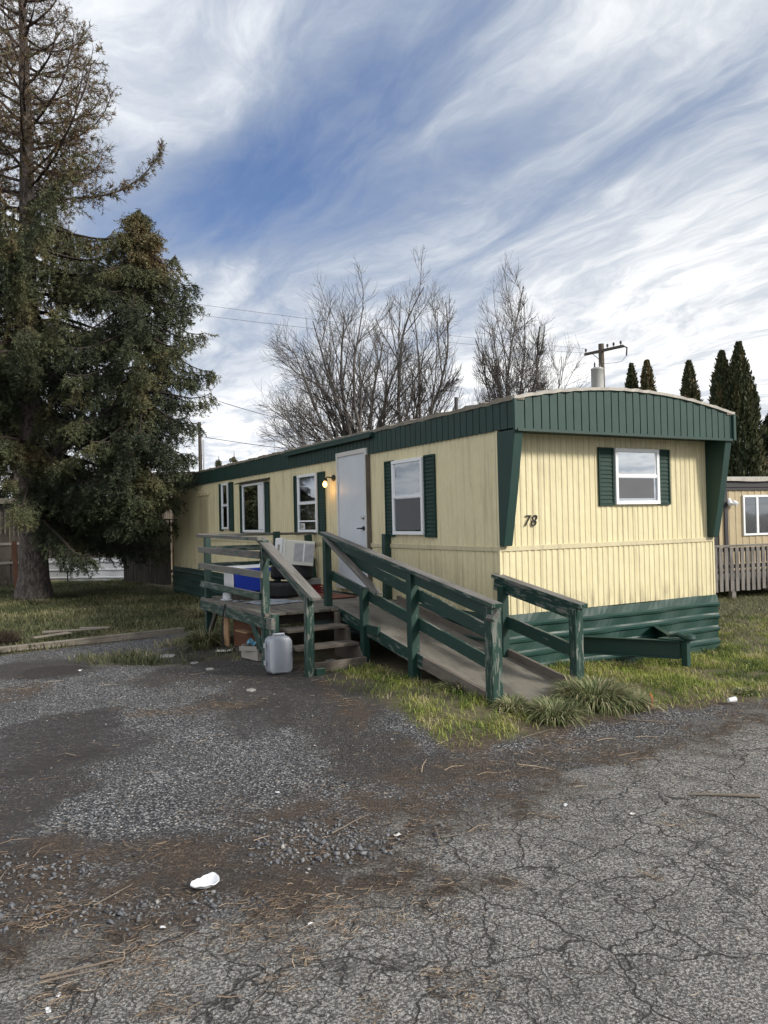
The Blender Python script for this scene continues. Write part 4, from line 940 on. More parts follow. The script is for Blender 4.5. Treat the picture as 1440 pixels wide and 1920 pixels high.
# hand rail going down beside the steps: a wide bare cap over a painted board
part('hand_rail', ((-1.96, 2.27, 1.625), (-1.80, 0.98, 0.955), .135, .042), mat='barewood', jit=.004)
part('hand_rail', ((-1.93, 2.10, 1.47), (-1.80, 1.10, 0.91), .04, .12), mat='wornwood', jit=.003)
post(-1.80, 1.20, 0.02, 0.97, 'wornwood', lean=(0, -.02))
part('post_block', ((-1.75, 1.14, .09), (-1.64, 1.14, .09), .04, .13))
# steps
for i, (y, z) in enumerate(((1.86, .525), (1.58, .345), (1.32, .185))):
    if i < 2: part('step_tread', ((-1.83, y, z - .018), (-1.03, y, z - .018), .27, .036), mat='treadwood', up_=(0, 0, 1))
part('kick_board', ((-1.78, 1.28, .125), (-1.03, 1.28, .125), .04, .14), mat='treadwood')
for xx in (-1.05,):
    mb = MB(); mb.prism([(xx, 2.10, .06), (xx, 1.26, .06), (xx, 1.26, .10), (xx, 1.45, .30), (xx, 1.70, .30), (xx, 1.73, .485), (xx, 1.98, .485), (xx, 2.0, .655), (xx, 2.10, .655)], (.038, 0, 0)); obj('step_stringer', mb, M['treadwood'], deck)
for y, z0, z1 in ((1.995, .485, .66), (1.72, .31, .49)): part('step_support', ((-1.06, y, z0), (-1.06, y, z1), .036, .07), mat='treadwood')
# ramp
RZ = lambda s: 0.70 + (s - 2.15) * (0.60 / 3.42)
RO, RI = -0.94, -0.06
mb = MB(); s_ = 2.30
mb.board(((RO + RI) / 2, 2.30, RZ(2.30) - .012), ((RO + RI) / 2, 0.86, RZ(.86) - .012), abs(RO - RI), .026); mb.board(((RO + RI) / 2, 0.855, RZ(.855) - .014), ((RO + RI) / 2, -1.32, RZ(-1.32) - .014), abs(RO - RI), .026)
obj('ramp_surface', mb, M['deckwood'], deck)
part('ramp_stringer', ((RO - .022, 2.25, RZ(2.25) - .055), (RO - .022, 0.1, RZ(.1) - .055), .04, .15), mat='wornwood'); part('ramp_stringer', ((RO - .024, 0.1, RZ(.1) - .05), (RO - .02, -1.15, RZ(-1.15) - .03), .05, .13), mat='treadwood')
part('ramp_kerb', ((RI + .02, 2.2, RZ(2.2) + .03), (RI + .02, -1.25, RZ(-1.25) + .035), .04, .10), mat='treadwood')
post(-0.985, 2.40, .66, 1.60, lean=(0, .01)); post(-0.99, 1.38, .03, 1.01); post(-0.99, 0.27, .03, 1.235, s=.10); post(-0.98, -1.12, .0, .99, 'wornwood', s=.115, lean=(.0, .0))
part('ledger', ((-.99, 1.30, .52), (-.99, 1.02, .52), .04, .11))
part('rail', ((-1.0, 2.47, 1.655), (-1.0, -1.22, 1.005), .12, .042), mat='wornwood', jit=.002); part('rail', ((-.985, 2.44, 1.57), (-.985, -1.1, .935), .04, .11))
part('rail', ((-1.03, 2.35, 1.60), (-1.0, 1.0, .955), .095, .04), mat='barewood'); 
part('rail', ((-.935, 1.95, 1.36), (-.935, -1.07, .72), .036, .13)); part('rail', ((-.935, 2.35, 1.10), (-.935, -1.05, .44), .036, .125))
post(-0.07, 2.43, .68, 1.62, lean=(.02, .03), s=.10)
post(-0.07, -0.12, .10, 1.06); post(0.0, -1.16, .0, .90, 'wornwood', s=.10)
part('rail', ((-.03, .06, 1.165), (.01, -1.26, .93), .12, .045), mat='wornwood'); part('rail', ((-.05, .04, 1.085), (-.02, -1.22, .855), .04, .15), mat='wornwood')
part('rail', ((-.04, 0.0, .70), (-.03, -1.12, .495), .036, .13))
part('rail', ((-1.03, -1.17, .93), (-1.0, -1.17, .90), .10, .11), mat='barewood')

# ------------------------------------------------------------------ THINGS ON AND UNDER THE DECK
def hloc(x, y, z): return hw(x, y, z)
# cooler
c_ = thing('cooler', 'blue wheeled picnic cooler with white lid behind the outer deck rail', 'cooler', hloc(-1.52, 4.02, .70), YAW + 0.12)
def tapered(w0, d0, w1, d1, z0, z1): 
    return [(-w0 / 2, -d0 / 2, z0), (w0 / 2, -d0 / 2, z0), (w0 / 2, d0 / 2, z0), (-w0 / 2, d0 / 2, z0), (-w1 / 2, -d1 / 2, z1), (w1 / 2, -d1 / 2, z1), (w1 / 2, d1 / 2, z1), (-w1 / 2, d1 / 2, z1)]
BX = [(0, 3, 2, 1), (4, 5, 6, 7), (0, 1, 5, 4), (1, 2, 6, 5), (2, 3, 7, 6), (3, 0, 4, 7)]
c_.scale = (.84, .9, .92)
mb = MB(); mb.add(tapered(.62, .36, .68, .40, .13, .44), BX); obj('body', mb, M['blue'], c_, bevel=.02, segs=3)
mb = MB(); mb.add(tapered(.70, .42, .70, .42, .44, .50), BX); obj('lid', mb, M['blue'], c_, bevel=.012, segs=2)
mb = MB(); mb.add(tapered(.69, .41, .64, .36, .501, .535), BX); mb.box((-.345, -.19, .435), (.345, .19, .452)); mb.box((-.365, -.16, .16), (-.335, .16, .45)); obj('lid_top', mb, M['whiteplastic'], c_, bevel=.01, segs=2)
mb = MB(); mb.tube([(.30, -.12, .50), (.345, -.12, .60), (.35, .12, .60), (.30, .12, .50)], .016, 8); obj('handle', mb, M['whiteplastic'], c_)
for s_ in (-1, 1): obj('wheel', MB().lathe([(.03, 0), (.07, 0), (.075, .012), (.075, .035), (.03, .04)], (.25, s_ * .19 - .02, .19), 20, (0, 1, 0)), M['rubber'], c_, smooth=True)
mb = MB(); mb.box((-.28, -.16, 0), (.28, .16, .125)); obj('support_block', mb, M['fencewood'], c_)
def tyre(x, y, z, label, tilt=0.0):
    t = thing('car_tyre', label, 'tyre', hloc(x, y, z), YAW, 'tyres stacked on the deck'); t.rotation_euler = (tilt, 0.05, YAW)
    R, Wd = .325, .22; mb = MB()
    prof = [(.20, .03), (.21, .0), (.26, -.004), (.305, .012), (.32, .035)]
    for g in range(4): z0 = .045 + g * .034; prof += [(R, z0), (R, z0 + .024), (R - .008, z0 + .026), (R - .008, z0 + .032)]
    prof += [(.32, Wd - .035), (.305, Wd - .012), (.26, Wd + .004), (.21, Wd), (.20, Wd - .03)]
    n = 64; vs = []; 
    for i, (r, h_) in enumerate(prof):
        for j in range(n):
            an = 2 * math.pi * j / n; rr = r - (.007 if (r > .318 and (j % 4) == 0) else 0); vs.append((rr * math.cos(an), rr * math.sin(an), h_))
    k = len(prof); fs = [(i * n + j, i * n + (j + 1) % n, ((i + 1) % k) * n + (j + 1) % n, ((i + 1) % k) * n + j) for i in range(k) for j in range(n)]
    mb.add(vs, fs); obj('tread', mb, M['rubber'], t)
    mb = MB(); mb.lathe([(.205, .05), (.21, .05), (.17, .10), (.05, .11), (.05, .10), (.16, .09), (.20, .04)], (0, 0, 0), 32); obj('rim', mb, M['black'], t, smooth=True)
tyre(-1.05, 4.05, .70, 'lower black car tyre lying on the deck boards'); tyre(-.74, 4.22, .935, 'upper black car tyre carrying the window air conditioner', -.06)
# window air conditioner standing on the tyre
ac = thing('window_air_conditioner', 'off white window air conditioner resting on the stacked tyres', 'air conditioner', hloc(-.86, 4.16, 1.18), YAW - 0.42); ac.rotation_euler = (-0.02, 0.10, YAW - 0.42)
mb = MB(); mb.box((-.06, -.20, 0), (.42, .19, .37)); obj('case', mb, M['acplastic'], ac, bevel=.012, segs=2)
mb = MB(); mb.add([(-.17, -.21, -.01), (-.06, -.21, -.01), (-.06, .20, -.01), (-.17, .20, -.01), (-.17, -.21, .38), (-.06, -.21, .395), (-.06, .20, .395), (-.17, .20, .38)], BX); mb.box((-.035, -.212, .0), (-.015, -.196, .37)); obj('front_bezel', mb, M['whiteplastic'], ac, bevel=.012, segs=2)
mb = MB(); mb.box((.12, -.2035, .06), (.41, -.2015, .33)); g_ = obj('vent_recess', mb, M['dark'], ac)
mb = MB()
for i in range(16): mb.box((.12, -.210, .065 + i * .0168), (.255, -.2036, .073 + i * .0168)); mb.box((.275, -.210, .065 + i * .0168), (.41, -.2036, .073 + i * .0168))
mb.box((.255, -.209, .06), (.275, -.2037, .33)); obj('grille', mb, M['whiteplastic'], ac)
mb = MB(); mb.box((-.130, -.2155, .10), (-.10, -.2105, .29)); obj('control_panel', mb, M['card'], ac)
# hard suitcase like case beside the step post
su = thing('hard_case', 'pale grey hard plastic carrying case standing by the foot of the steps', 'case', hloc(-1.98, 1.68, gz(*hw(-1.98, 1.68).xy) + .0), YAW - 0.15)
def half(x0, x1, bulge):
    mb = MB(); n = 6; pr = []
    for i, z in enumerate((0.0, .03, .20, .40, .455)):
        ins = (.03, .005, 0, .008, .055)[i]; pr.append((ins, z))
    vs = []
    for ins, z in pr:
        for xx in (x0, x1):
            b_ = ins if xx == bulge else ins * .3
            vs.append((xx + (ins * .9 if xx < 0 else -ins * .9) * (1 if xx == bulge else 0), -.195 + b_, z)); vs.append((xx + (ins * .9 if xx < 0 else -ins * .9) * (1 if xx == bulge else 0), .195 - b_, z))
    fs = []
    for i in range(4):
        a = i * 4; fs += [(a, a + 4, a + 6, a + 2), (a + 1, a + 3, a + 7, a + 5), (a, a + 1, a + 5, a + 4), (a + 2, a + 6, a + 7, a + 3)]
    fs += [(0, 2, 3, 1), (16, 17, 19, 18)]; mb.add(vs, fs); return mb
def shell(z0, y0, y1, sc=1.0):
    return None
mb = MB()
def rrect(cx, w_, h_, r, y, n=5, z0=0.0):
    pts = []
    for (sx, sz, a0) in ((1, 1, 0), (-1, 1, 90), (-1, -1, 180), (1, -1, 270)):
        for i in range(n + 1):
            an = math.radians(a0 + 90 * i / n); pts.append((cx + sx * (w_ / 2 - r) + r * math.cos(an), y, z0 + h_ / 2 + sz * (h_ / 2 - r) + r * math.sin(an)))
    return pts
def loft(rings):
    mb = MB(); n = len(rings[0]); vs = [p for r_ in rings for p in r_]
    mb.add(vs, [(i * n + j, i * n + (j + 1) % n, (i + 1) * n + (j + 1) % n, (i + 1) * n + j) for i in range(len(rings) - 1) for j in range(n)] + [tuple(reversed(range(n))), tuple(range((len(rings) - 1) * n, len(rings) * n))]); return mb
SW, SH = .29, .42
obj('front_shell', loft([rrect(0, SW - .07, SH - .05, .06, -.125, z0=.02), rrect(0, SW - .02, SH - .012, .06, -.110, z0=.006), rrect(0, SW, SH, .05, -.03), rrect(0, SW, SH, .05, -.006)]), M['suit'], su, smooth=True)
obj('back_shell', loft([rrect(0, SW, SH, .05, .004), rrect(0, SW, SH, .05, .03), rrect(0, SW - .02, SH - .012, .06, .11, z0=.006), rrect(0, SW - .07, SH - .05, .06, .125, z0=.02)]), M['suit'], su, smooth=True)
mb = MB(); mb.tube([(-.07, -.02, SH - .01), (-.065, -.02, SH + .03), (.065, -.02, SH + .03), (.07, -.02, SH - .01)], .012, 8); obj('handle', mb, M['suit'], su)
mb = MB(); mb.lathe([(.028, 0), (.026, .003)], (.06, -.112, .20), 18, (0, -1, 0)); obj('badge', mb, M['card'], su)
mb = MB(); 
for z in (.10, .30): obj('latch', MB().box((-.175, -.03, z), (-.160, .02, z + .05)), M['galv'], su)
su.rotation_euler = (0, 0, 0.42)
# small things
bw = thing('metal_bowl', 'shiny upturned metal bowl on the outer deck edge', 'bowl', hloc(-1.78, 4.12, .702), 0)
obj('bowl', MB().lathe([(.10, 0), (.105, .004), (.085, .02), (.078, .10), (.075, .104), (.03, .104), (.02, .09)], n=28), M['galv'], bw, smooth=True); obj('foot_ring', MB().lathe([(.115, 0), (.118, .006), (.10, .012)], n=28), M['whiteplastic'], bw, smooth=True)
def crumple(name, label, cat, loc, w_, d_, mat, h_=.02, n=14, rz=0, seed=1, thick=.004, grp=None):
    r_ = random.Random(seed); mb = MB(); vs = []
    ph = [r_.uniform(0, 6) for _ in range(6)]
    for i in range(n + 1):
        for j in range(n + 1):
            x = (i / n - .5) * w_; y = (j / n - .5) * d_; z = h_ * (.5 + .5 * math.sin(i * .9 + ph[0]) * math.cos(j * .8 + ph[1])) * r_.uniform(.7, 1.2)
            vs.append((x + r_.uniform(-1, 1) * w_ * .012, y + r_.uniform(-1, 1) * d_ * .012, z + .004))
    top = [(i * (n + 1) + j, (i + 1) * (n + 1) + j, (i + 1) * (n + 1) + j + 1, i * (n + 1) + j + 1) for i in range(n) for j in range(n)]
    mb.add(vs, top); o = obj(name, mb, M[mat]); so = o.modifiers.new('thickness', 'SOLIDIFY'); so.thickness = thick; o.location = loc; o.rotation_euler = (0, 0, rz); tag(o, label, cat, grp); return o
crumple('printed_sheet', 'printed plastic sheet lying on the deck boards behind the step rail', 'sheet', hloc(-1.42, 3.30, .702), .60, .62, 'paper', .012, rz=YAW + .3)
crumple('paper_scrap', 'small pale paper scrap beside the bowl on the deck edge', 'paper', hloc(-1.75, 3.80, .702), .16, .14, 'paper', .01, 6, YAW, 3)
cr_ = thing('plastic_crate', 'red plastic crate under a grey block beside the tyres', 'crate', hloc(-.36, 4.22, .70), YAW + .1); cr_.scale = (.8, .8, .75)
mb = MB(); 
for z in (0, .05, .10, .15): mb.box((-.14, -.14, z), (.14, -.125, z + .022)); mb.box((-.14, .125, z), (.14, .14, z + .022)); mb.box((-.139, -.125, z), (-.125, .125, z + .022)); mb.box((.125, -.125, z), (.139, .125, z + .022))
for xx in (-.13, -.045, .045, .13):
    mb.box((xx - .012, -.1385, .0), (xx + .012, -.1265, .17)); mb.box((xx - .012, .1265, .0), (xx + .012, .1385, .17))
mb.box((-.124, -.124, .002), (.124, .124, .012)); obj('crate_frame', mb, M['red'], cr_)
o = obj('concrete_block', MB().board((-.15, 0, .05), (.13, 0, .05), .18, .095), M['concrete'], bevel=.01, segs=2, loc=hloc(-.40, 4.25, .832), rotz=YAW); tag(o, 'grey block lying on the red crate by the wall', 'block')
o = obj('glass_jar', MB().lathe([(.055, 0), (.065, .02), (.065, .13), (.045, .16), (.045, .18)], n=18), M['card'], smooth=True, loc=hloc(-.62, 4.05, .702)); tag(o, 'brown grey jar between the tyres and the red crate', 'jar')
o = obj('doormat', MB().board((-.36, 0, .012), (.36, 0, .012), .42, .016), M['mat'], bevel=.004, loc=hloc(-.42, 3.45, .704), rotz=YAW + math.pi / 2 + .06); tag(o, 'rust brown doormat on the deck before the door', 'doormat')
cb = thing('plywood_cabinet', 'orange brown plywood cabinet lying under the deck edge', 'cabinet', hloc(-1.80, 3.55, gz(*hw(-1.8, 3.55).xy)), YAW)
obj('side_board', MB().board((-.12, .42, .20), (-.12, .14, .20), .02, .40), M['plywood'], cb); obj('back_board', MB().board((-.05, .12, .21), (.10, -.55, .21), .02, .40), M['rust'], cb)
obj('shelf', MB().board((-.08, -.2, .27), (-.04, -.55, .27), .14, .016), M['plywood'], cb)
o = obj('black_hose', MB().tube([(0, 0, 0), (-.01, 0, .2), (.0, .01, .45), (.03, .01, .60), (.06, .02, .62), (.06, .02, .52)], .012, 8), M['rubber'], loc=hloc(-2.03, 3.60, .08), rotz=YAW); tag(o, 'black hose hooked over the deck beam by the cabinet', 'hose')
cx_ = thing('carton', 'dirty torn carton holding a blue bag under the deck corner', 'carton', hloc(-1.86, 2.70, gz(*hw(-1.86, 2.7).xy)), YAW + .2)
mb = MB(); mb.box((-.13, -.20, 0), (-.122, .20, .15)); mb.box((.122, -.20, 0), (.13, .20, .16)); mb.box((-.122, -.20, 0), (.122, -.192, .14)); mb.box((-.122, .192, 0), (.122, .20, .17)); mb.box((-.121, -.191, .001), (.121, .191, .01)); mb.board((-.13, -.18, .155), (-.19, .15, .13), .004, .06); obj('box_walls', mb, M['card'], cx_, bevel=.002)
o = crumple('plastic_bag', 'crumpled cyan bag in the torn carton under the deck', 'bag', hloc(-1.86, 2.70, .21), .20, .28, 'cyan', .09, 10, YAW, 9)
for i, (px, py, sx, lab) in enumerate(((420, 1217, .22, 'flat pale paper lying below the plywood cabinet'), (620, 1240, .12, 'small grey paper scrap by the step board'))):
    x, y = gp(px, py, .1); crumple('paper_scrap', lab, 'paper', (x, y, gz(x, y) + .01), sx, sx * .6, 'dirtywhite', .02, 6, .4 * i, 20 + i)
o = obj('concrete_slab', MB().board((0, -.35, .22), (0, .35, .20), .05, .36), M['concrete'], bevel=.008, loc=hloc(-.42, 5.55, .02), rotz=YAW); o.rotation_euler = (0, .22, YAW); tag(o, 'grey concrete slab leaning upright behind the deck by the skirting', 'slab')
for i, (px, py, h_, lab) in enumerate(((600, 1218, .12, 'can'), )): pass
# foam plate in the foreground
fx, fy = gp(383, 1664); mb = MB(); n = 40; vs = []; rings = [(.0, .004), (.025, .004), (.046, .006), (.060, .020), (.072, .026), (.075, .022)]
for r_, z in rings[1:]:
    for j in range(n):
        an = 2 * math.pi * j / n; ec = 1 - .32 * max(0, math.cos(an - 2.2)) ** 2; fold = .016 * max(0, math.cos(an - .9)) ** 3 + .003 * math.sin(3 * an)
        vs.append((r_ * ec * math.cos(an), r_ * .80 * ec * math.sin(an), z + .004 + fold * (r_ / .075) ** 2 + .002 * math.sin(9 * an) * (r_ > .05)))
mb.add(vs, [(i * n + j, i * n + (j + 1) % n, (i + 1) * n + (j + 1) % n, (i + 1) * n + j) for i in range(4) for j in range(n)] + [tuple(reversed(range(n)))])
o = obj('foam_bowl', mb, M['foam'], smooth=True, loc=(fx, fy, gz(fx, fy) + .002), rotz=.3); so = o.modifiers.new('thickness', 'SOLIDIFY'); so.thickness = .003; tag(o, 'crushed white foam bowl lying on the dark litter in the foreground', 'bowl')
# sticks on the road
def stick(p, q, r, label, grp='sticks lying on the road and drive', mat='stick', z=.012):
    (x0, y0), (x1, y1) = gp(*p), gp(*q); n = 7; pts = []
    for i in range(n):
        t = i / (n - 1); x = x0 + (x1 - x0) * t; y = y0 + (y1 - y0) * t
        w_ = (random.random() - .5) * .05 * math.hypot(x1 - x0, y1 - y0) * (0 < i < n - 1)
        pts.append((x - (y1 - y0) * w_, y + (x1 - x0) * w_, gz(x, y) + z + abs(w_) * .1))
    o = obj('fallen_stick', MB().tube(pts, [r * .72 * (1 - .55 * i / (n - 1)) for i in range(n)], 7), M[mat], smooth=True); tag(o, label, 'stick', grp)
stick((1425, 1494), (1288, 1492), .017, 'thickest longest stick lying on the asphalt at the right edge'); stick((1345, 1530), (1298, 1521), .010, 'short dark stick just below the thick one at right')
stick((622, 1564), (694, 1528), .007, 'straight pale stick on the dark patch in mid drive'); stick((560, 1750), (612, 1728), .006, 'thin pale stick right of the foam bowl on the asphalt')
stick((75, 1833), (235, 1795), .010, 'long pale split stick at the lower left corner'); stick((80, 1840), (215, 1812), .007, 'thin stick lying along the long split stick at lower left')
stick((175, 1700), (248, 1663), .006, 'slender stick among the coarse stones left of the foam bowl'); stick((818, 1560), (828, 1585), .008, 'small dark forked stick at the asphalt edge'); stick((828, 1572), (855, 1568), .006, 'small light twig across the forked stick')
stick((1165, 1352), (1250, 1358), .007, 'thin twig along the grass edge near the road'); stick((978, 1388), (1035, 1372), .005, 'bent straw stalk at the tip of the grass strip')
stick((0, 1655), (12, 1640), .005, 'short twig at the left picture edge')
# scraps of litter
for i, (px, py, s_, mt, lab) in enumerate(((1212, 1322, .10, 'whiteplastic', 'crumpled white wrapper beside the red stake'), (745, 1557, .06, 'dirtywhite', 'pale leaf like scrap on the asphalt edge'), (150, 1255, .10, 'dirtywhite', 'white scrap on the left drive near the log'),
        (590, 1392, .03, 'bits2', 'tiny white chip on the gravel'), (520, 1480, .04, 'bits2', 'small white chip in the middle of the gravel'), (1185, 1517, .05, 'dirtywhite', 'pale pebble like scrap on the right asphalt'), (1060, 1500, .05, 'bits2', 'glassy white scrap on the right drive'),
        (312, 1225, .28, 'concrete', 'flat grey stone by the mud path'), (365, 1239, .12, 'concrete', 'first small flat stone in the mud'), (393, 1250, .12, 'concrete', 'second small flat stone in the mud'), (470, 1290, .12, 'concrete', 'flat stone nearest the steps'), (110, 1849, .035, 'bits2', 'white chip at the lower left'), (90, 1878, .045, 'bits2', 'white splinter at the bottom left'), (305, 1726, .035, 'bits2', 'white pebble on the coarse stones'), (583, 1725, .04, 'bits2', 'small pale scrap right of the needles'))):
    x, y = gp(px, py, .03); M.setdefault('bits2', M['foam'])
    if mt == 'concrete':
        r_ = random.Random(i); k = 9; poly = [(s_ * .5 * r_.uniform(.75, 1.1) * math.cos(6.283 * j / k), s_ * .5 * r_.uniform(.75, 1.1) * math.sin(6.283 * j / k), 0) for j in range(k)]
        o = obj('flat_stone', MB().prism(poly, (0, 0, .02)), M[mt], bevel=.005, loc=(x, y, gz(x, y) - .004)); tag(o, lab, 'stone', 'flat stones on the mud path')
    else: crumple('litter_scrap', lab, 'litter', (x, y, gz(x, y) + .004), s_ * .7, s_ * .38, mt, s_ * .12, 6, i * .7, 40 + i, .002)
x, y = gp(1366, 1322); o = obj('paper_cup', MB().lathe([(.020, 0), (.028, .075), (.029, .077), (.026, .075), (.018, .004)], n=18, axis=(1, .3, .02)), M['whiteplastic'], smooth=True, loc=(x, y, gz(x, y) + .045)); tag(o, 'white paper cup on its side at the road edge', 'cup')
x, y = gp(1222, 1330); o = obj('marker_stake', MB().tube([(0, 0, 0), (.01, 0, .07), (-.008, .01, .13)], [.007, .009, .003], 6), M['orange'], loc=(x, y, gz(x, y))); tag(o, 'small faded orange red stake in the grass near the big tussock', 'stake')
# landscape timber along the yard
(lx0, ly0), (lx1, ly1) = gp(-70, 1232), gp(345, 1188); mb = MB(); n = 10
for i in range(1): mb.board((lx0, ly0, .045), (lx1, ly1, .055), .14, .11, jit=.02)
o = obj('landscape_timber', mb, M['logwood'], bevel=.02, segs=2); tag(o, 'long weathered timber edging the yard from the deck to the left', 'timber')
for i, (p, q, lab) in enumerate((((80, 1198), (190, 1192), 'broad loose board lying on the yard timber'), ((150, 1192), (205, 1190), 'short upper board near the middle of the timber'), ((60, 1212), (130, 1200), 'left splintered board beside the timber'))):
    a_, b_ = gp(*p), gp(*q); o = obj('loose_board', MB().board((*a_, .11 + .01 * i), (*b_, .12), .10, .022, jit=.008), M['logwood'], bevel=.003); tag(o, lab, 'board', 'loose boards on the timber')
# ------------------------------------------------------------------ TREES
def seg_mesh(name, segs, mat, parent=None, n=4, tint=None):
    """tapered prisms for a list of (p0, p1, r0, r1)"""
    a = np.array([[*s[0], *s[1], s[2], s[3]] for s in segs]); p0, p1, r0, r1 = a[:, :3], a[:, 3:6], a[:, 6], a[:, 7]
    d_ = p1 - p0; d_ /= np.linalg.norm(d_, axis=1, keepdims=True) + 1e-9
    ref = np.where(np.abs(d_[:, 2:3]) < 0.9, np.array([[0, 0, 1.0]]), np.array([[1.0, 0, 0]])); s_ = np.cross(d_, ref); s_ /= np.linalg.norm(s_, axis=1, keepdims=True); t_ = np.cross(d_, s_)
    rings = []
    for p, r_ in ((p0, r0), (p1 + d_ * (r1 * 0.5)[:, None], r1)):
        for j in range(n):
            an = 2 * np.pi * j / n; rings.append(p + (s_ * np.cos(an) + t_ * np.sin(an)) * r_[:, None])
    Vv = np.stack(rings, 1).reshape(-1, 3); k = (np.arange(len(a)) * 2 * n)[:, None]
    q = np.concatenate([k + np.array([j, (j + 1) % n, n + (j + 1) % n, n + j]) for j in range(n)])
    return big(name, Vv, q, None, mat, parent, attrs={'tint': np.repeat(tint if tint is not None else np.full(len(a), .3), 2 * n)}, smooth=False)
ENV = [None]
def grow(segs, p, d_, ln, r, depth, R_, upw=0.10, kids=(9, 7, 5), spread=(20, 46), wob=0.06):
    n = max(4, int(ln / 0.35)); st_ = ln / n; pts = [p]; dirs = [d_]; rr = [r]
    for i in range(n):
        d_ = (d_ + Vector((R_.gauss(0, wob), R_.gauss(0, wob), R_.gauss(0, wob) + upw))).normalized(); p = p + d_ * st_
        if ENV[0]:
            ex, ez, erx, erz = ENV[0]; q_ = ((p.x - ex) / erx) ** 2 + (p.y / erx) ** 2 + (max(0.0, p.z - ez) / erz) ** 2
            if q_ > R_.uniform(.85, 1.12) and i > 0: n = i; break
        pts.append(p); dirs.append(d_); rr.append(r * (1 - 0.85 * (i + 1) / n) + 0.0028)
        segs.append((pts[-2], p, rr[-2], rr[-1]))
    n = len(rr) - 1
    if depth >= len(kids) or n < 1: return
    for k in range(kids[depth]):
        t = 0.18 + 0.80 * (k + R_.random()) / kids[depth]; i = min(n - 1, int(t * n))
        ax_ = dirs[i].orthogonal().normalized(); ax_.rotate(Matrix.Rotation(R_.uniform(0, 6.28), 3, dirs[i]))
        dd = dirs[i].copy(); dd.rotate(Matrix.Rotation(math.radians(R_.uniform(*spread)), 3, ax_))
        grow(segs, pts[i], dd, ln * (0.46 - 0.28 * t) * R_.uniform(.8, 1.3) + .35, rr[i] * 0.5, depth + 1, R_, upw * 1.3, kids, spread, wob * 1.25)
def bare_tree(label, x, y, stems, seed, group='bare trees behind the mobile home', kids=(11, 6, 4), z0=0.0, trunk_h=1.6, trunk_r=.3, env=None):
    ENV[0] = env
    R_ = random.Random(seed); t = thing('bare_tree', label, 'tree', (x, y, z0), 0, group)
    ts = [(Vector((0, 0, -.2)), Vector((0, 0, trunk_h * .5)), trunk_r * 1.2, trunk_r), (Vector((0, 0, trunk_h * .5)), Vector((0.02, 0, trunk_h)), trunk_r, trunk_r * .85)]
    segs = []
    for (dx, dy, dz, ln, r_) in stems:
        d_ = Vector((dx, dy, dz)).normalized(); grow(segs, Vector((dx * .1, dy * .1, trunk_h - .1)), d_, ln, r_, 0, R_, .035, kids)
    seg_mesh('trunk', ts, M['bare'], t, 8); seg_mesh('crown', segs, M['bare'], t, 3); return t
bare_tree('widest bare multi stemmed tree behind the roof, left of the pair', -0.5, 30, [(-.85, .1, 1.15, 5.6, .09), (-.62, -.2, 1.25, 6.9, .11), (-.42, .1, 1.4, 7.6, .12), (-.25, -.1, 1.6, 8.0, .13), (-.10, .15, 1.6, 8.1, .13), (.05, -.1, 1.6, 7.9, .12), (.20, .2, 1.6, 7.0, .10), (-1.15, .2, .72, 5.0, .07), (-1.0, -.3, .95, 5.4, .08), (-.75, .3, 1.2, 6.4, .09), (-.52, .2, 1.3, 7.2, .10), (.32, 0, 1.5, 6.2, .08)], 3, trunk_h=2.4, kids=(11, 6, 5), env=(-1.2, 7.0, 3.3, 5.3))
bare_tree('tallest upright bare tree touching the wide one on its right', 1.0, 30.6, [(0.0, .1, 1.8, 9.4, .13), (-.12, -.1, 1.6, 8.4, .10), (.18, .1, 1.6, 8.8, .11), (.36, -.1, 1.5, 8.0, .09), (.50, .1, 1.35, 7.0, .07)], 11, trunk_h=2.2, kids=(11, 6, 4), env=(.45, 7.9, 1.9, 4.8))
bare_tree('slimmer bare tree standing apart behind the roof peak', 5.05, 30, [(0, .02, 1.9, 10.4, .11), (-.08, -.1, 1.8, 9.6, .08), (.08, .1, 1.8, 9.8, .09), (-.2, .1, 1.6, 8.2, .06), (.18, -.1, 1.7, 8.8, .06)], 21, trunk_h=2.2, trunk_r=.18, kids=(14, 6, 4), env=(0.0, 7.6, 1.5, 4.9))
bare_tree('low spreading bare tree leaning right of the slim one', 5.8, 29, [(.10, .1, 1.6, 4.8, .06), (.45, -.1, 1.3, 5.6, .06), (.25, .1, 1.5, 6.0, .06), (.75, .1, 1.05, 5.0, .05), (1.0, .1, .8, 4.0, .04)], 33, trunk_h=2.4, trunk_r=.12, kids=(11, 6, 4), env=(.45, 6.6, 1.7, 3.2))
bare_tree('small thin bare shrub between the tall and the slim bare tree', 3.0, 29.5, [(-.2, 0, 1.4, 4.0, .04), (.1, .1, 1.5, 4.6, .05), (.3, -.1, 1.3, 4.0, .04)], 41, trunk_h=1.4, trunk_r=.10, kids=(8, 5, 3))
bare_tree('small bare shrub in the gap between the wide and the tall tree', 0.4, 32, [(-.1, 0, 1.4, 5.0, .05), (.2, .1, 1.5, 5.2, .05), (.4, -.1, 1.2, 4.6, .05)], 43, trunk_h=1.4, trunk_r=.10, kids=(8, 5, 3))
bare_tree('bare tree across the road, mirrored in the front window', 10.5, -13, [(0, .1, 1.6, 9, .16), (-.5, .2, 1.3, 8, .13), (.5, -.2, 1.2, 8, .13), (.2, .5, 1.2, 7, .12)], 51, group='bare trees across the road', trunk_h=2.0, kids=(8, 5, 3))

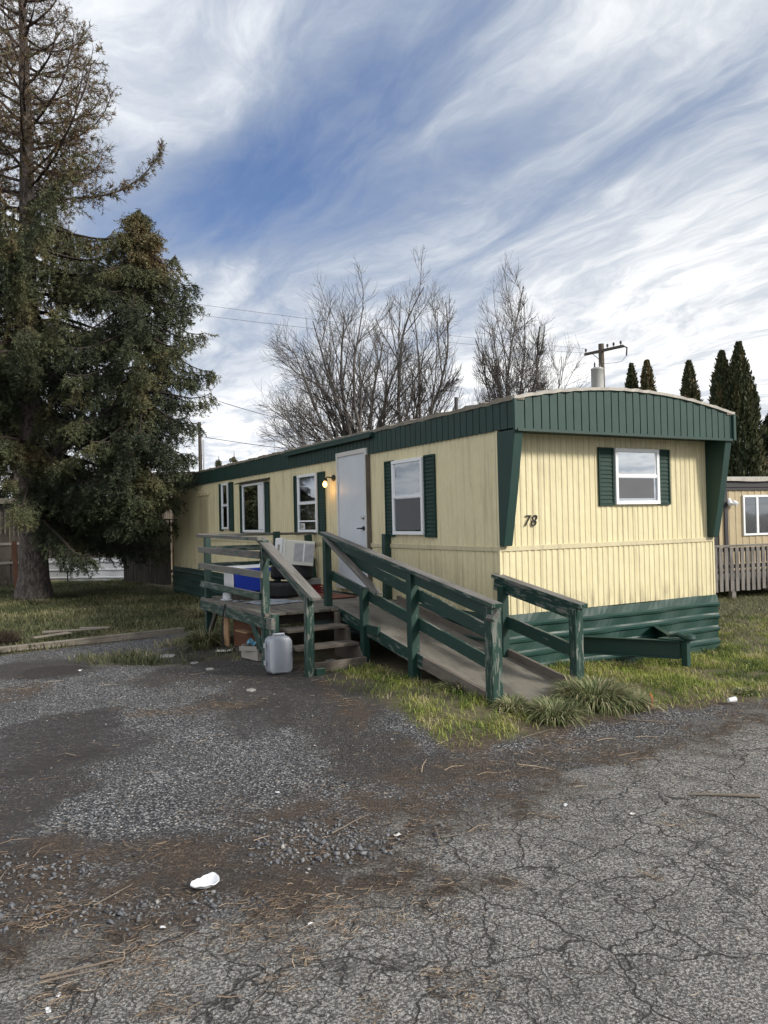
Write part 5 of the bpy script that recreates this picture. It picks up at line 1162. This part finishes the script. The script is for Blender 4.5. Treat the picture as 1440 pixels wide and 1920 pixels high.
# ---- spruce: limbs with hanging side branches; needles are many thin blades on each twig
def unit(v): return v / (np.linalg.norm(v, axis=-1, keepdims=True) + 1e-9)
def needles_mesh(name, P0, D_, Ln, tint, mat, parent, per=12, nl=.055, nw=.011):
    """P0 start points, D_ unit directions, Ln lengths of twigs"""
    m_ = len(P0); t = rng.random((m_, per)); base = P0[:, None] + D_[:, None] * (t * Ln[:, None])[..., None]
    rv = rng.normal(0, 1, (m_, per, 3)); rad = unit(rv - (rv * D_[:, None]).sum(-1, keepdims=True) * D_[:, None])
    nd = unit(rad + D_[:, None] * 0.75); ln = nl * (0.7 + 0.6 * rng.random((m_, per, 1))); sd = unit(np.cross(nd, rng.normal(0, 1, (m_, per, 3)))) * nw / 2
    a = base - sd; b_ = base + sd; c = base + nd * ln + sd * .5; d2 = base + nd * ln - sd * .5
    Vv = np.stack([a, b_, c, d2], 2).reshape(-1, 3); k = (np.arange(m_ * per) * 4)[:, None]; q = k + np.array([0, 1, 2, 3])
    tn = np.clip(np.repeat(tint, per) + rng.normal(0, .06, m_ * per), 0, 1)
    return big(name, Vv, q, None, mat, parent, attrs={'tint': np.repeat(tn, 4)})
def spruce(label, x, y, H, prof, seed, nlimb, bare_from=99, dens=1.0, trunk_r=.36, z_low=1.6, group=None, lobe=None, az=None, per=12, nw=.011):
    R_ = random.Random(seed); t = thing('spruce_tree', label, 'tree', (x, y, gz(x, y)), 0, group)
    n = 26; mb = MB(); pts = []; rad = []
    for i in range(n + 1):
        f_ = i / n; z = -0.15 + f_ * (H + .1); pts.append((.03 * math.sin(z * .7), .03 * math.cos(z * .9), z)); rad.append(trunk_r * (1 - f_) ** .85 * (1 + 0.55 * math.exp(-max(z, 0) / .35)) + .02)
    mb.tube(pts, rad, 18); obj('trunk', mb, M['sprucebark'], t, smooth=True)
    limbs = []; segs = []; stint = []; TP, TD, TL, TT = [], [], [], []
    def twigs(p, d_, ln, z, green, leader=0.0):
        TP.append(p); TD.append(d_); TL.append(ln); TT.append(green)
    def limb(base_, a, ln, z, up0, curl, droop, isbare, rr, cx=0.0, cy=0.0, depthscale=1.0):
        n_ = max(6, int(ln / .22)); p = Vector(base_); h_ = Vector((math.cos(a), math.sin(a), 0)); el = up0; pp = [p.copy()]; dd = []
        for i in range(n_):
            f_ = i / n_; el = up0 + curl * f_ ** 1.3 - droop * math.sin(f_ * math.pi) ; d_ = (h_ * math.cos(el) + Vector((0, 0, math.sin(el))) + Vector((R_.gauss(0, .05), R_.gauss(0, .05), R_.gauss(0, .04)))).normalized()
            q = p + d_ * (ln / n_); r0 = rr * (1 - f_ * .9) + .005; segs.append((p.copy(), q.copy(), r0, rr * (1 - (i + 1) / n_ * .9) + .005)); stint.append((.22 if isbare else .02) + .1 * R_.random()); p = q; pp.append(p.copy()); dd.append(d_)
        for i in range(1, n_ + 1):
            f_ = i / n_
            if f_ < .15: continue
            d_ = dd[i - 1]; side = d_.cross(Vector((0, 0, 1))).normalized()
            for sgn in (-1, 1):
              for rep in range(3 if not isbare else 2):
                if R_.random() > dens: continue
                sl = (0.30 + 0.62 * (1 - f_) * min(1, ln / 3)) * R_.uniform(.6, 1.25) * depthscale
                if isbare: sd_ = (side * sgn * R_.uniform(.3, 1.0) + d_ * R_.uniform(.4, 1.0) + Vector((0, 0, R_.uniform(-.35, .35)))).normalized()
                else: sd_ = (side * sgn * R_.uniform(.35, .9) + d_ * R_.uniform(.2, .8) + Vector((0, 0, R_.uniform(-1.9, -.1)))).normalized()
                q0 = pp[i] - d_ * R_.random() * .2; m_ = max(2, int(sl / .16)); q = q0.copy(); e = sd_.copy()
                for k in range(m_):
                    e = (e + Vector((R_.gauss(0, .10), R_.gauss(0, .10), (-.16 if not isbare else R_.choice((-.10, .08)))))).normalized(); q2 = q + e * (sl / m_)
                    segs.append((q.copy(), q2.copy(), .006, .004)); stint.append(R_.uniform(.25, .75) if isbare else R_.uniform(.1, .4))
                    if isbare:
                        for _ in range(4):
                            v = Vector((R_.gauss(0, 1), R_.gauss(0, 1), R_.gauss(0, 1) - .2)).normalized(); v = (v + e * .9).normalized(); l2 = R_.uniform(.08, .24); segs.append((q2.copy(), q2 + v * l2, .0045, .003)); stint.append(R_.uniform(.3, 1.0))
                            if R_.random() < GREENP(z, f_): twigs(np.array(q2), np.array(v), l2, z, R_.uniform(.5, 1.0))
                    else:
                        g0 = COL(q2, z, f_); twigs(np.array(q), np.array(e), sl / m_ * 1.15, z, g0)
                        for _ in range(2):
                            v = (Vector((R_.gauss(0, .8), R_.gauss(0, .8), R_.gauss(-.35, .6))) + e * .8).normalized(); twigs(np.array(q2), np.array(v), R_.uniform(.10, .24), z, g0 + R_.uniform(-.08, .08))
                    q = q2
    def GREENP(z, f_): return max(0.10, .42 - .09 * (z - bare_from))
    def COL(q, z, f_):
        v = float(fbm(np.array([q.x * 1.1 + seed + q.y]), np.array([q.z * 1.1]), 3)[0]); return min(1, max(0, .18 + (v - .42) * 1.5 + (.25 if z > bare_from - 1.8 else 0)))
    z = z_low; i = 0; golden = 2.39996
    while z < H - .3:
        f_ = (z - z_low) / (H - z_low); r_ = prof(z); a = i * golden + R_.uniform(-.4, .4)
        if az and z < 3.7:
            a = R_.uniform(-1.3, 1.5)
        isbare = z > bare_from + R_.uniform(-.9, .5)
        ln = r_ * R_.uniform(.72, 1.10)
        if isbare:
            limb((0, 0, z), a, ln * 1.45, z, R_.uniform(-.05, .35), 1.35, .15, True, .042)
        else: limb((0, 0, z), a, ln * (1.25 if z > 8 else 1), z, R_.uniform(-.15, .25), 1.1 if z > 7.5 else .55 if z > 3 else .2, .55, False, .06)
        z += (H - z_low) / nlimb * (.85 if isbare else .8); i += 1
    if lobe:
        lx, ly, lz0, lz1, lprof, ln_n = lobe
        # a second leader rising from a long low limb
        pts = [(0, 0, 3.2), (lx * .35, ly * .35, 3.9), (lx * .75, ly * .75, 4.5), (lx, ly, 5.6), (lx * 1.03, ly, 7.4), (lx * 1.04, ly, lz1)]
        obj('second_leader', MB().tube(pts, [.13, .12, .10, .085, .05, .01], 8), M['sprucelimb'], t, smooth=True)
        for k in range(ln_n):
            zz2 = lz0 + (lz1 - lz0) * (k + .5) / ln_n; a = k * golden + R_.uniform(-.4, .4); r_ = lprof(zz2) * R_.uniform(.7, 1.12)
            limb((lx * 1.02, ly, zz2), a, r_, zz2, R_.uniform(-.35, .25), .6, .7, False, .035, depthscale=.9)
    seg_mesh('branches', segs, M['deadtwig'], t, 3, np.array(stint))
    needles_mesh('needles', np.array(TP), unit(np.array(TD)), np.array(TL), np.array(TT), M['needles'], t, per=per, nw=nw)
    return t
def prof_main(z):
    return float(np.interp(z, [1.5, 2.5, 4, 6, 8, 10, 11, 12.5, 14.3, 16, 18], [2.9, 3.7, 3.7, 3.6, 3.3, 2.85, 2.5, 1.85, 1.3, .95, .3]))
def prof_lobe(z): return float(np.interp(z, [1.7, 2.5, 3.5, 4.5, 6, 7.5, 8.4, 9.0, 9.4], [.6, .85, 1.3, 1.65, 1.8, 1.75, 1.15, .5, .15]))
sx, sy = -9.02, 19.7
spruce('huge half bare spruce with brown dying top and drooping dark skirt on the left', sx, sy, 18.2, prof_main, 5, 150, bare_from=10.0, trunk_r=.33, z_low=1.9, lobe=(3.2, -1.3, 1.9, 9.4, prof_lobe, 104), per=12, dens=.86, nw=.017, az=1)
def prof_b(z): return float(np.interp(z, [0, 2, 5, 10], [2.2, 2.4, 1.9, .2]))
spruce('dark dense spruce behind the big one at the left edge', -15.2, 25.5, 10, prof_b, 9, 60, trunk_r=.2, z_low=.8, per=8, nw=.022)
spruce('dark spruce beyond the plank fence, partly out of the frame', -13.6, 28.5, 8, lambda z: float(np.interp(z, [0, 2, 5, 8], [2.3, 2.4, 1.7, .2])), 19, 46, trunk_r=.2, z_low=.6, per=8, nw=.026)
spruce('dark spruce filling the gap behind the yard fence', -10.6, 30.5, 7.2, lambda z: float(np.interp(z, [0, 2, 4, 7.2], [2.2, 2.3, 1.8, .2])), 12, 46, trunk_r=.2, z_low=.6, per=8, nw=.026)
p_ = far(440, 880, 62); spruce('tiny distant conifer above the far roof end, right one', p_.x, 62, far(440, 846, 62).z, lambda z: float(np.interp(z, [0, 3, 7.5], [1.6, 1.5, .15])), 14, 26, trunk_r=.1, z_low=1.5, group='distant conifers over the roof', dens=.6, per=6, nw=.05)
p_ = far(411, 880, 66); spruce('tiny distant conifer above the far roof end, left one', p_.x, 66, far(411, 853, 66).z, lambda z: float(np.interp(z, [0, 3, 7.5], [1.5, 1.4, .15])), 15, 24, trunk_r=.1, z_low=1.5, group='distant conifers over the roof', dens=.6, per=6, nw=.05)

def arborvitae(label, x, y, H, prof, seed, n=16000, tn0=.4):
    t = thing('arborvitae_tree', label, 'tree', (x, y, 0), 0, 'arborvitae behind the neighbour home'); obj('trunk', MB().tube([(0, 0, -.1), (0, 0, H * .9)], [.12, .02], 7), M['bare'], t)
    r2 = np.random.default_rng(seed); z = H * r2.random(n) ** .9; a = r2.uniform(0, 2 * np.pi, n); R0 = np.array([prof(v) for v in z])
    cl = fbm(a * 2.2 + seed, z * 1.6, 3); cl2 = fbm(a * 6 + seed * 3, z * 5, 2); R1 = R0 * (.28 + .55 * cl + .42 * cl2) * (.5 + .5 * r2.random(n) ** .4) * .86 + np.abs(r2.normal(0, .05, n)) * np.minimum(1, .3 + (H - z) / 1.2)
    c = np.stack([R1 * np.cos(a), R1 * np.sin(a), z], 1); up_ = unit(np.stack([np.cos(a) * .45, np.sin(a) * .45, np.ones(n)], 1) + r2.normal(0, .35, (n, 3)))
    sd = unit(np.cross(up_, r2.normal(0, 1, (n, 3)))); s_ = ((.05 + .06 * r2.random(n)) * (.45 + .55 * np.minimum(1, (H - z) / 1.5)))[:, None]
    Vv = np.stack([c - up_ * s_ * .9, c + sd * s_ * .45, c + up_ * s_ * 1.2, c - sd * s_ * .45], 1).reshape(-1, 3); k = (np.arange(n) * 4)[:, None]
    tn = np.clip(tn0 + (fbm(a * 1.5 + 3, z * .9, 3) - .5) * 1.1 + r2.normal(0, .14, n), 0, 1)
    big('crown', Vv, k + np.array([0, 1, 2, 3]), None, M['arb'], t, attrs={'tint': np.repeat(tn, 4)}); return t
pa = lambda *rr: (lambda z: float(np.interp(z, *rr)))
arborvitae('tallest arborvitae of the right hand clump behind the neighbour roof', far(1392, 900, 24).x, 24, 7.15, pa([0, 3, 5, 6.3, 7.15], [1.15, .98, .62, .32, .07]), 2, 26000, .35)
arborvitae('second arborvitae left in the right hand clump, slightly shorter', far(1360, 900, 24.3).x, 24.3, 6.95, pa([0, 3, 5, 6.2, 6.95], [.88, .78, .54, .31, .07]), 3, 20000, .35)
arborvitae('single arborvitae standing alone right of the roof peak', far(1295, 800, 26).x, 26, 7.0, pa([0, 4.5, 5.6, 6.5, 7.0], [.8, .60, .40, .21, .07]), 4, 14000, .45)
arborvitae('brownish arborvitae, right one of the pair beside the power pole', far(1216, 800, 26).x, 26, 7.05, pa([0, 4.5, 5.9, 6.6, 7.05], [.7, .50, .30, .19, .07]), 5, 12000, .65)
arborvitae('narrow green arborvitae, left one of the pair beside the power pole', far(1187, 800, 26.5).x, 26.5, 7.05, pa([0, 4.5, 5.9, 6.6, 7.05], [.6, .43, .26, .17, .06]), 6, 10000, .3)
arborvitae('lowest arborvitae at the right picture edge behind the others', far(1452, 900, 25).x, 25, 5.2, pa([0, 3, 4.2, 5.2], [1.1, .95, .6, .05]), 8, 12000, .35)

# ------------------------------------------------------------------ POLES AND WIRES
pb = far(1127, 645, 35); pole = thing('utility_pole', 'wooden power pole with slanting crossarm and grey transformer behind the roof peak', 'utility pole', (pb.x, 35, 0), 0)
H_ = pb.z; obj('pole', MB().tube([(0, 0, -.2), (0, 0, H_)], [.16, .125], 14), M['polewood'], pole, smooth=True)
ad = Vector((.62, -.78, 0)); ac_ = Vector((.03, -.14, H_ - .33)); A0_, A1_ = ac_ - ad * 1.0, ac_ + ad * 1.08
obj('crossarm', MB().board(A0_, A1_, .10, .12), M['polewood'], pole, bevel=.01); obj('crossarm_brace', MB().board(ac_ - ad * .55 - Vector((0, 0, .06)), Vector((0, -.13, H_ - .85)), .02, .04), M['galv'], pole)
ins = []
for k, tt in enumerate((-.93, .25, .58, .95)):
    q = ac_ + ad * tt + Vector((0, 0, .06)); ins.append(q); obj('insulator', MB().lathe([(.02, 0), (.02, .06), (.06, .08), (.035, .12), (.055, .14), (.03, .19), (.01, .2)], q, 12), M['insul'], pole, smooth=True)
mb = MB(); mb.lathe([(.02, 0), (.27, .005), (.28, .06), (.275, .9), (.29, .92), (.28, .97), (.18, 1.02), (.02, 1.03)], (-.30, -.32, H_ - 2.15), 28); tf = obj('transformer', mb, M['transformer'], pole, smooth=True)
for dx in (-.12, .1): obj('bushing', MB().lathe([(.05, 0), (.03, .1), (.045, .12), (.025, .2), (.01, .24)], (-.30 + dx, -.36, H_ - 1.13), 10), M['insul'], tf, smooth=True)
obj('cutout_fuse', MB().tube([A1_, A1_ + Vector((.12, -.12, -.1)), A1_ + Vector((.10, -.1, -.45))], .035, 8), M['insul'], pole)
obj('jumper_wire', MB().tube([A1_ + Vector((.1, -.1, -.45)), A1_ + Vector((-.1, 0, -.7)), Vector((.1, -.2, H_ - .95)), Vector((-.2, -.36, H_ - .9))], .009, 5), M['black'], pole)
def wire(a, b_, sag, r_, label, cat='cable'):
    a, b_ = Vector(a), Vector(b_); pts = []
    for i in range(25): t = i / 24; p = a.lerp(b_, t); p.z -= sag * 4 * t * (1 - t); pts.append(p)
    o = obj('overhead_wire', MB().tube(pts, r_, 5), M['black']); tag(o, label, cat, 'overhead wires'); return o
base_ = Vector((pb.x, 35, 0))
wire(base_ + ins[0] + Vector((0, 0, .2)), far(-300, 470, 22), .25, .0055, 'upper of the two high wires running left from the crossarm')
wire(base_ + Vector((-.1, 0, H_ - .45)), far(-300, 497, 21), .3, .0055, 'lower of the two high wires running left from the pole')
sp_ = far(373, 735, 25.5); svc = thing('service_pole', 'thin dark service pole with pale conduit, half hidden by the spruce right side', 'utility pole', (sp_.x, 25.5, 0), 0)
obj('pole', MB().tube([(0, 0, -.1), (0, 0, sp_.z - 1.0)], [.07, .055], 10), M['polewood'], svc, smooth=True); obj('conduit', MB().tube([(.13, -.06, 0), (.13, -.06, sp_.z - 1.6)], .03, 8), M['galv'], svc, smooth=True)
wire(far(374, 740, 25.4), far(760, 812, 31), .35, .010, 'upper low service wire from the half hidden pole to the right'); wire(far(374, 818, 25.4), far(760, 856, 31), .15, .010, 'lowest service wire just above the far roof')

# ------------------------------------------------------------------ NEIGHBOUR HOME AND DECK ON THE RIGHT
NY = math.radians(20.6); nb = thing('neighbour_home', 'tan mobile home with dark brown fascia and white slider window at the right edge', 'mobile home', (far(1349, 1000, 18.0).x, 18.0, 0), NY)
NL, NH = 9.0, 2.36
mb = MB(); rr_ = []; x = 0
while x < NL: rr_ += [(x, 0), (x + .09, 0), (x + .10, .010), (x + .19, .010)]; x += .2
mb.strip([(p, -d_, .45) for p, d_ in rr_], [(p, -d_, NH + .02) for p, d_ in rr_]); mb.strip([(0, 0, .45), (0, 6, .45), (NL + .19, 6, .45), (NL + .19, 0, .45)], [(0, 0, NH), (0, 6, NH), (NL + .19, 6, NH), (NL + .19, 0, NH)])
obj('siding', mb, M['nsiding'], nb); obj('skirting', MB().box((.0, .03, 0), (NL, .06, .46)), M['darkbrown'], nb)
mb = MB(); mb.box((-.06, -.05, NH - .02), (NL + .3, .0, NH + .20)); mb.box((-.06, -.075, NH + .05), (NL + .3, -.05, NH + .09)); obj('fascia', mb, M['darkbrown'], nb)
mb = MB(); 
for i in range(30): mb.add([(-.14 + i * .32, -.12, NH + .19 + .01 * math.sin(i * 1.3)), (-.14 + (i + 1) * .32, -.12, NH + .19 + .01 * math.sin((i + 1) * 1.3)), (-.14 + (i + 1) * .32, -.12, NH + .27 + .012 * math.sin((i + 1) * 2.1)), (-.14 + i * .32, -.12, NH + .27 + .012 * math.sin(i * 2.1)), (-.14 + i * .32, .3, NH + .19), (-.14 + (i + 1) * .32, .3, NH + .19), (-.14 + (i + 1) * .32, .3, NH + .32), (-.14 + i * .32, .3, NH + .32)], BX)
mb.add([(-.14, .29, NH + .2), (NL + .3, .29, NH + .2), (NL + .3, 6.2, NH + .2), (-.14, 6.2, NH + .2), (-.14, .29, NH + .32), (NL + .3, .29, NH + .32), (NL + .3, 6.2, NH + .32), (-.14, 6.2, NH + .32)], BX); obj('roof', mb, M['rooftrim'], nb)
obj('corner_post', MB().box((.13, -.045, .45), (.23, -.0115, NH)), M['darkbrown'], nb); obj('dark_opening', MB().box((-.26, .02, .45), (-.004, .10, NH)), M['darkbrown'], nb)  # dark slab at the left end painted for the shade of an opening
mb = MB(); wx0, wx1, wz0, wz1 = .70, 1.62, 1.26, 2.22
for b_ in (((wx0, -.05, wz0), (wx1, -.012, wz0 + .05)), ((wx0, -.05, wz1 - .05), (wx1, -.012, wz1)), ((wx0, -.049, wz0 + .05), (wx0 + .05, -.012, wz1 - .05)), ((wx1 - .05, -.049, wz0 + .05), (wx1, -.012, wz1 - .05)), ((1.10, -.052, wz0 + .05), (1.17, -.012, wz1 - .05))): mb.box(*b_)
nw_ = obj('window', mb, M['white'], nb, bevel=.004); obj('glass_pane', MB().box((wx0 + .05, -.034, wz0 + .05), (wx1 - .05, -.031, wz1 - .05)), M['glass'], nw_)
obj('dark_backing', MB().box((wx0 + .05, -.014, wz0 + .05), (1.10, -.012, wz1 - .05)), M['screen'], nw_)
mb = MB()
for i in range(34): mb.board((1.175, -.020, wz0 + .06 + i * .025), (wx1 - .05, -.020, wz0 + .06 + i * .025), .003, .021)
obj('blinds', mb, M['blinds'], nw_); obj('blind_back', MB().box((1.17, -.014, wz0 + .05), (wx1 - .05, -.012, wz1 - .05)), M['blinds'], nw_)
fl_ = obj('flood_light', MB().lathe([(.05, 0), (.055, .02), (.03, .05)], (.30, -.012, 2.10), 14, (0, -1, 0)), M['whiteplastic'], nb, smooth=True)
for dx in (-.05, .06): obj('lamp_head', MB().lathe([(.02, 0), (.05, .03), (.055, .12), (.045, .13)], (.30 + dx, -.06, 2.08), 14, (dx * 4, -.6, -.5)), M['whiteplastic'], fl_, smooth=True)
dk = thing('neighbour_deck', 'grey brown picket sided deck in front of the tan neighbour home', 'deck', (6.80, 15.98, 0), NY)
DL = 3.2; z0_, z1_ = .17, 1.10
for i in range(int(DL / .145)):
    xx = i * .145; obj('picket', MB().board((xx + .05, -.02 + random.uniform(-.004, .004), z0_ + random.uniform(-.015, .015)), (xx + .05, -.02, z1_ - .02), .088, .019, (0, 1, 0)), M['paleboard'], dk)
mb = MB()
for i in range(int(DL / .145)):
    xx = i * .145 + .078; mb.board((xx + .05, .07, .75), (xx + .05, .07, z1_ - .03), .085, .019, (0, 1, 0)); mb.board((xx + .05, .07, .30), (xx + .05, .07, .62), .085, .019, (0, 1, 0))
obj('inner_pickets', mb, M['paleboard'], dk)
obj('top_rail', MB().board((-.08, .03, z1_ + .012), (DL, .03, z1_ + .012), .13, .038), M['paleboard'], dk, bevel=.004)
for z in (.68, .36, 1.03): obj('rail', MB().board((0, .035, z), (DL, .035, z), .038, .085), M['paleboard'], dk)
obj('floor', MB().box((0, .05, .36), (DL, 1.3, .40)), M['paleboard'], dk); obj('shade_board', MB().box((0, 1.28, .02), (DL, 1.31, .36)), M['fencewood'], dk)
for xx in (.55, 1.7, 2.9): obj('leg', MB().board((xx, .05, -.05), (xx, .05, .38), .10, .10, (0, 1, 0)), M['paleboard'], dk)

# ------------------------------------------------------------------ LEFT BACKGROUND
def fr(x0, y0, x1, y1): return math.atan2(y1 - y0, x1 - x0), math.hypot(x1 - x0, y1 - y0)
a0_ = Vector((-11.6, 25.95, 0)); ang, ln_ = fr(-11.6, 25.95, -8.25, 25.5)
ln2 = thing('left_home', 'brown grey mobile home behind the spruce with ribbed silver metal skirting', 'mobile home', a0_, ang); ln2.name = 'background_home'
mb = MB(); n = 30; prf = [(.02, 0), (.10, 0), (.12, .03), (.15, .03), (.17, 0), (.36, 0), (.38, .03), (.41, .03), (.43, 0), (.62, 0), (.64, .03), (.68, .03), (.70, 0), (.80, 0)]
vs = [(-.2 + (ln_ + .2) * i / n, -d_ - .01 * math.sin(i * .8), z + .004 * math.sin(i)) for i in range(n + 1) for z, d_ in prf]; k = len(prf); mb.add(vs, [(i * k + j, (i + 1) * k + j, (i + 1) * k + j + 1, i * k + j + 1) for i in range(n) for j in range(k - 1)])
obj('metal_skirting', mb, M['galv'], ln2)
mb = MB(); rr_ = []; x = -4.0
while x < ln_ + .02: rr_ += [(x, 0), (x + .10, 0), (x + .11, .012), (x + .14, .012), (x + .15, 0)]; x += .16
mb.strip([(p, .02 - d_, .78) for p, d_ in rr_], [(p, .02 - d_, 2.7) for p, d_ in rr_]); mb.strip([(ln_, .02, 0.0), (ln_, 4, 0.0)], [(ln_, .02, 2.7), (ln_, 4, 2.7)])
M['browngrey'] = siding_mat('brown grey siding', (0.055, 0.045, 0.04)); obj('siding', mb, M['browngrey'], ln2)
obj('roof', MB().box((-4.1, -.15, 2.68), (ln_ + .2, 4.1, 2.86)), M['roofedge'], ln2)
hy_ = gp(127, 1094); hyd = thing('yard_hydrant', 'dark iron frost free yard tap before the silver skirting', 'yard hydrant', (hy_[0] * .965, hy_[1] * .965, 0), 0)
obj('standpipe', MB().tube([(0, 0, -.05), (0, 0, .42)], .022, 10), M['black'], hyd, smooth=True); obj('head', MB().tube([(0, 0, .38), (0, 0, .50), (-.05, -.02, .53)], [.04, .045, .03], 10), M['black'], hyd, smooth=True)
obj('spout', MB().tube([(0, 0, .44), (.08, 0, .44), (.11, 0, .38)], .02, 8), M['black'], hyd, smooth=True); obj('lever', MB().tube([(.02, 0, .52), (-.08, 0, .60), (-.20, 0, .56), (-.24, 0, .44)], .012, 6), M['black'], hyd, smooth=True)
# dark board gate and pale post by the far end of the home
g0, g1 = Vector((-8.35, 24.6, 0)), Vector((-6.35, 22.8, 0)); ang, ln_ = fr(g0.x, g0.y, g1.x, g1.y); gt = thing('wooden_gate', 'dark stained vertical board gate left of the far end of the mobile home', 'gate', g0, ang)
mb = MB(); x = 0
while x < ln_ - .1: mb.board((x + .07, random.uniform(-.01, .01), .05 + random.uniform(-.02, .02)), (x + .07, 0, 1.50 + .34 * (x / ln_) + random.uniform(-.03, .03)), .135, .022, (0, 1, 0)); x += .15
obj('boards', mb, M['fencewood'], gt); obj('cross_rail', MB().board((0, .03, .45), (ln_, .03, .45), .04, .09), M['fencewood'], gt); obj('cross_rail', MB().board((0, .03, 1.35), (ln_, .03, 1.35), .04, .09), M['fencewood'], gt)
o = obj('fence_post', MB().board((-6.18, 22.55, -.1), (-6.16, 22.55, 1.88), .09, .09, (0, 1, 0)), M['plywood'], bevel=.006); tag(o, 'pale tan post between the dark gate and the mobile home corner', 'post')
pb2 = thing('pale_house', 'pale pinkish sided building glimpsed above the dark gate', 'house', (-8.9, 31, 0), .25)
mb = MB()
for i in range(20): mb.board((0, 0, .1 + i * .16), (5.0, 0, .1 + i * .16), .03, .155)
M['pale'] = simple('pale lap siding', (0.50, 0.43, 0.39), .7, 0, .1); obj('lap_siding', mb, M['pale'], pb2); obj('roof', MB().prism([(-.2, -.3, 3.2), (5.2, -.3, 3.2), (5.2, 2, 4.0), (-.2, 2, 4.0)], (0, 0, .12)), M['roofedge'], pb2); obj('side_wall', MB().box((0, .02, 0), (5, 3.6, 3.2)), M['pale'], pb2)
# plank fence far left with a leaning rust coloured board
f0, f1 = Vector((-14.3, 23.5, 0)), Vector((-10.9, 24.6, 0)); ang, ln_ = fr(f0.x, f0.y, f1.x, f1.y); fn = thing('plank_fence', 'grey weathered plank fence at the left edge behind the spruce', 'fence', f0, ang)
x = 0; mb = MB()
while x < ln_: mb.board((x + .07, random.uniform(-.015, .015), .05), (x + .07 + random.uniform(-.03, .03), 0, 1.62 + random.uniform(-.05, .05)), .13, .02, (0, 1, 0)); x += .145
obj('planks', mb, M['fencewood'], fn); obj('rail', MB().board((0, -.03, .75), (ln_, -.03, .75), .04, .08), M['paleboard'], fn); obj('rail', MB().board((0, -.03, 1.35), (ln_, -.03, 1.35), .04, .08), M['paleboard'], fn)
q0, q1 = far(32, 1102, 21.6), far(20, 1020, 22.0); o = obj('leaning_board', MB().board((q0.x, 21.6, .02), (q1.x, 22.2, 1.45), .14, .03, (0, 1, 0)), M['rust']); tag(o, 'rust brown board leaning on the plank fence beside the trunk', 'board')
# shaggy dark dead weed at the left edge
wx, wy = gp(12, 1212); m_n = 420; a = rng.uniform(0, 6.28, m_n); el = rng.uniform(.1, 1.5, m_n); ln_ = rng.uniform(.06, .20, m_n)
D2 = np.stack([np.cos(a) * np.cos(el), np.sin(a) * np.cos(el), np.sin(el)], 1); P2 = np.array([wx, wy, .02]) + rng.normal(0, .05, (m_n, 3)) * np.array([1.2, 1, .2]) + D2 * .03
o = seg_mesh('dead_weed', [(P2[i], P2[i] + D2[i] * ln_[i] * 1.2, .006, .003) for i in range(m_n)], M['litter'], None, 3, rng.uniform(0, .35, m_n)); tag(o, 'shaggy dark brown dead weed clump at the left edge of the yard', 'weed')
# distant ridge
mb = MB(); R3 = 1500; pts_lo, pts_hi = [], []
for i in range(60):
    a = math.radians(38 + i * .5); hgt_ = 55 + 40 * float(fbm(np.array([i * .23]), np.array([1.0]), 3)[0]) ; pts_lo.append((R3 * math.cos(a), R3 * math.sin(a), -5)); pts_hi.append((R3 * 1.15 * math.cos(a), R3 * 1.15 * math.sin(a), hgt_ * (1.0 if i < 56 else .4)))
mb.strip(pts_lo, pts_hi); M['hill'] = simple('distant hazy hill', (0.10, 0.12, 0.16), 1.0); o = obj('hills', mb, M['hill'], smooth=True); o['kind'] = 'structure'
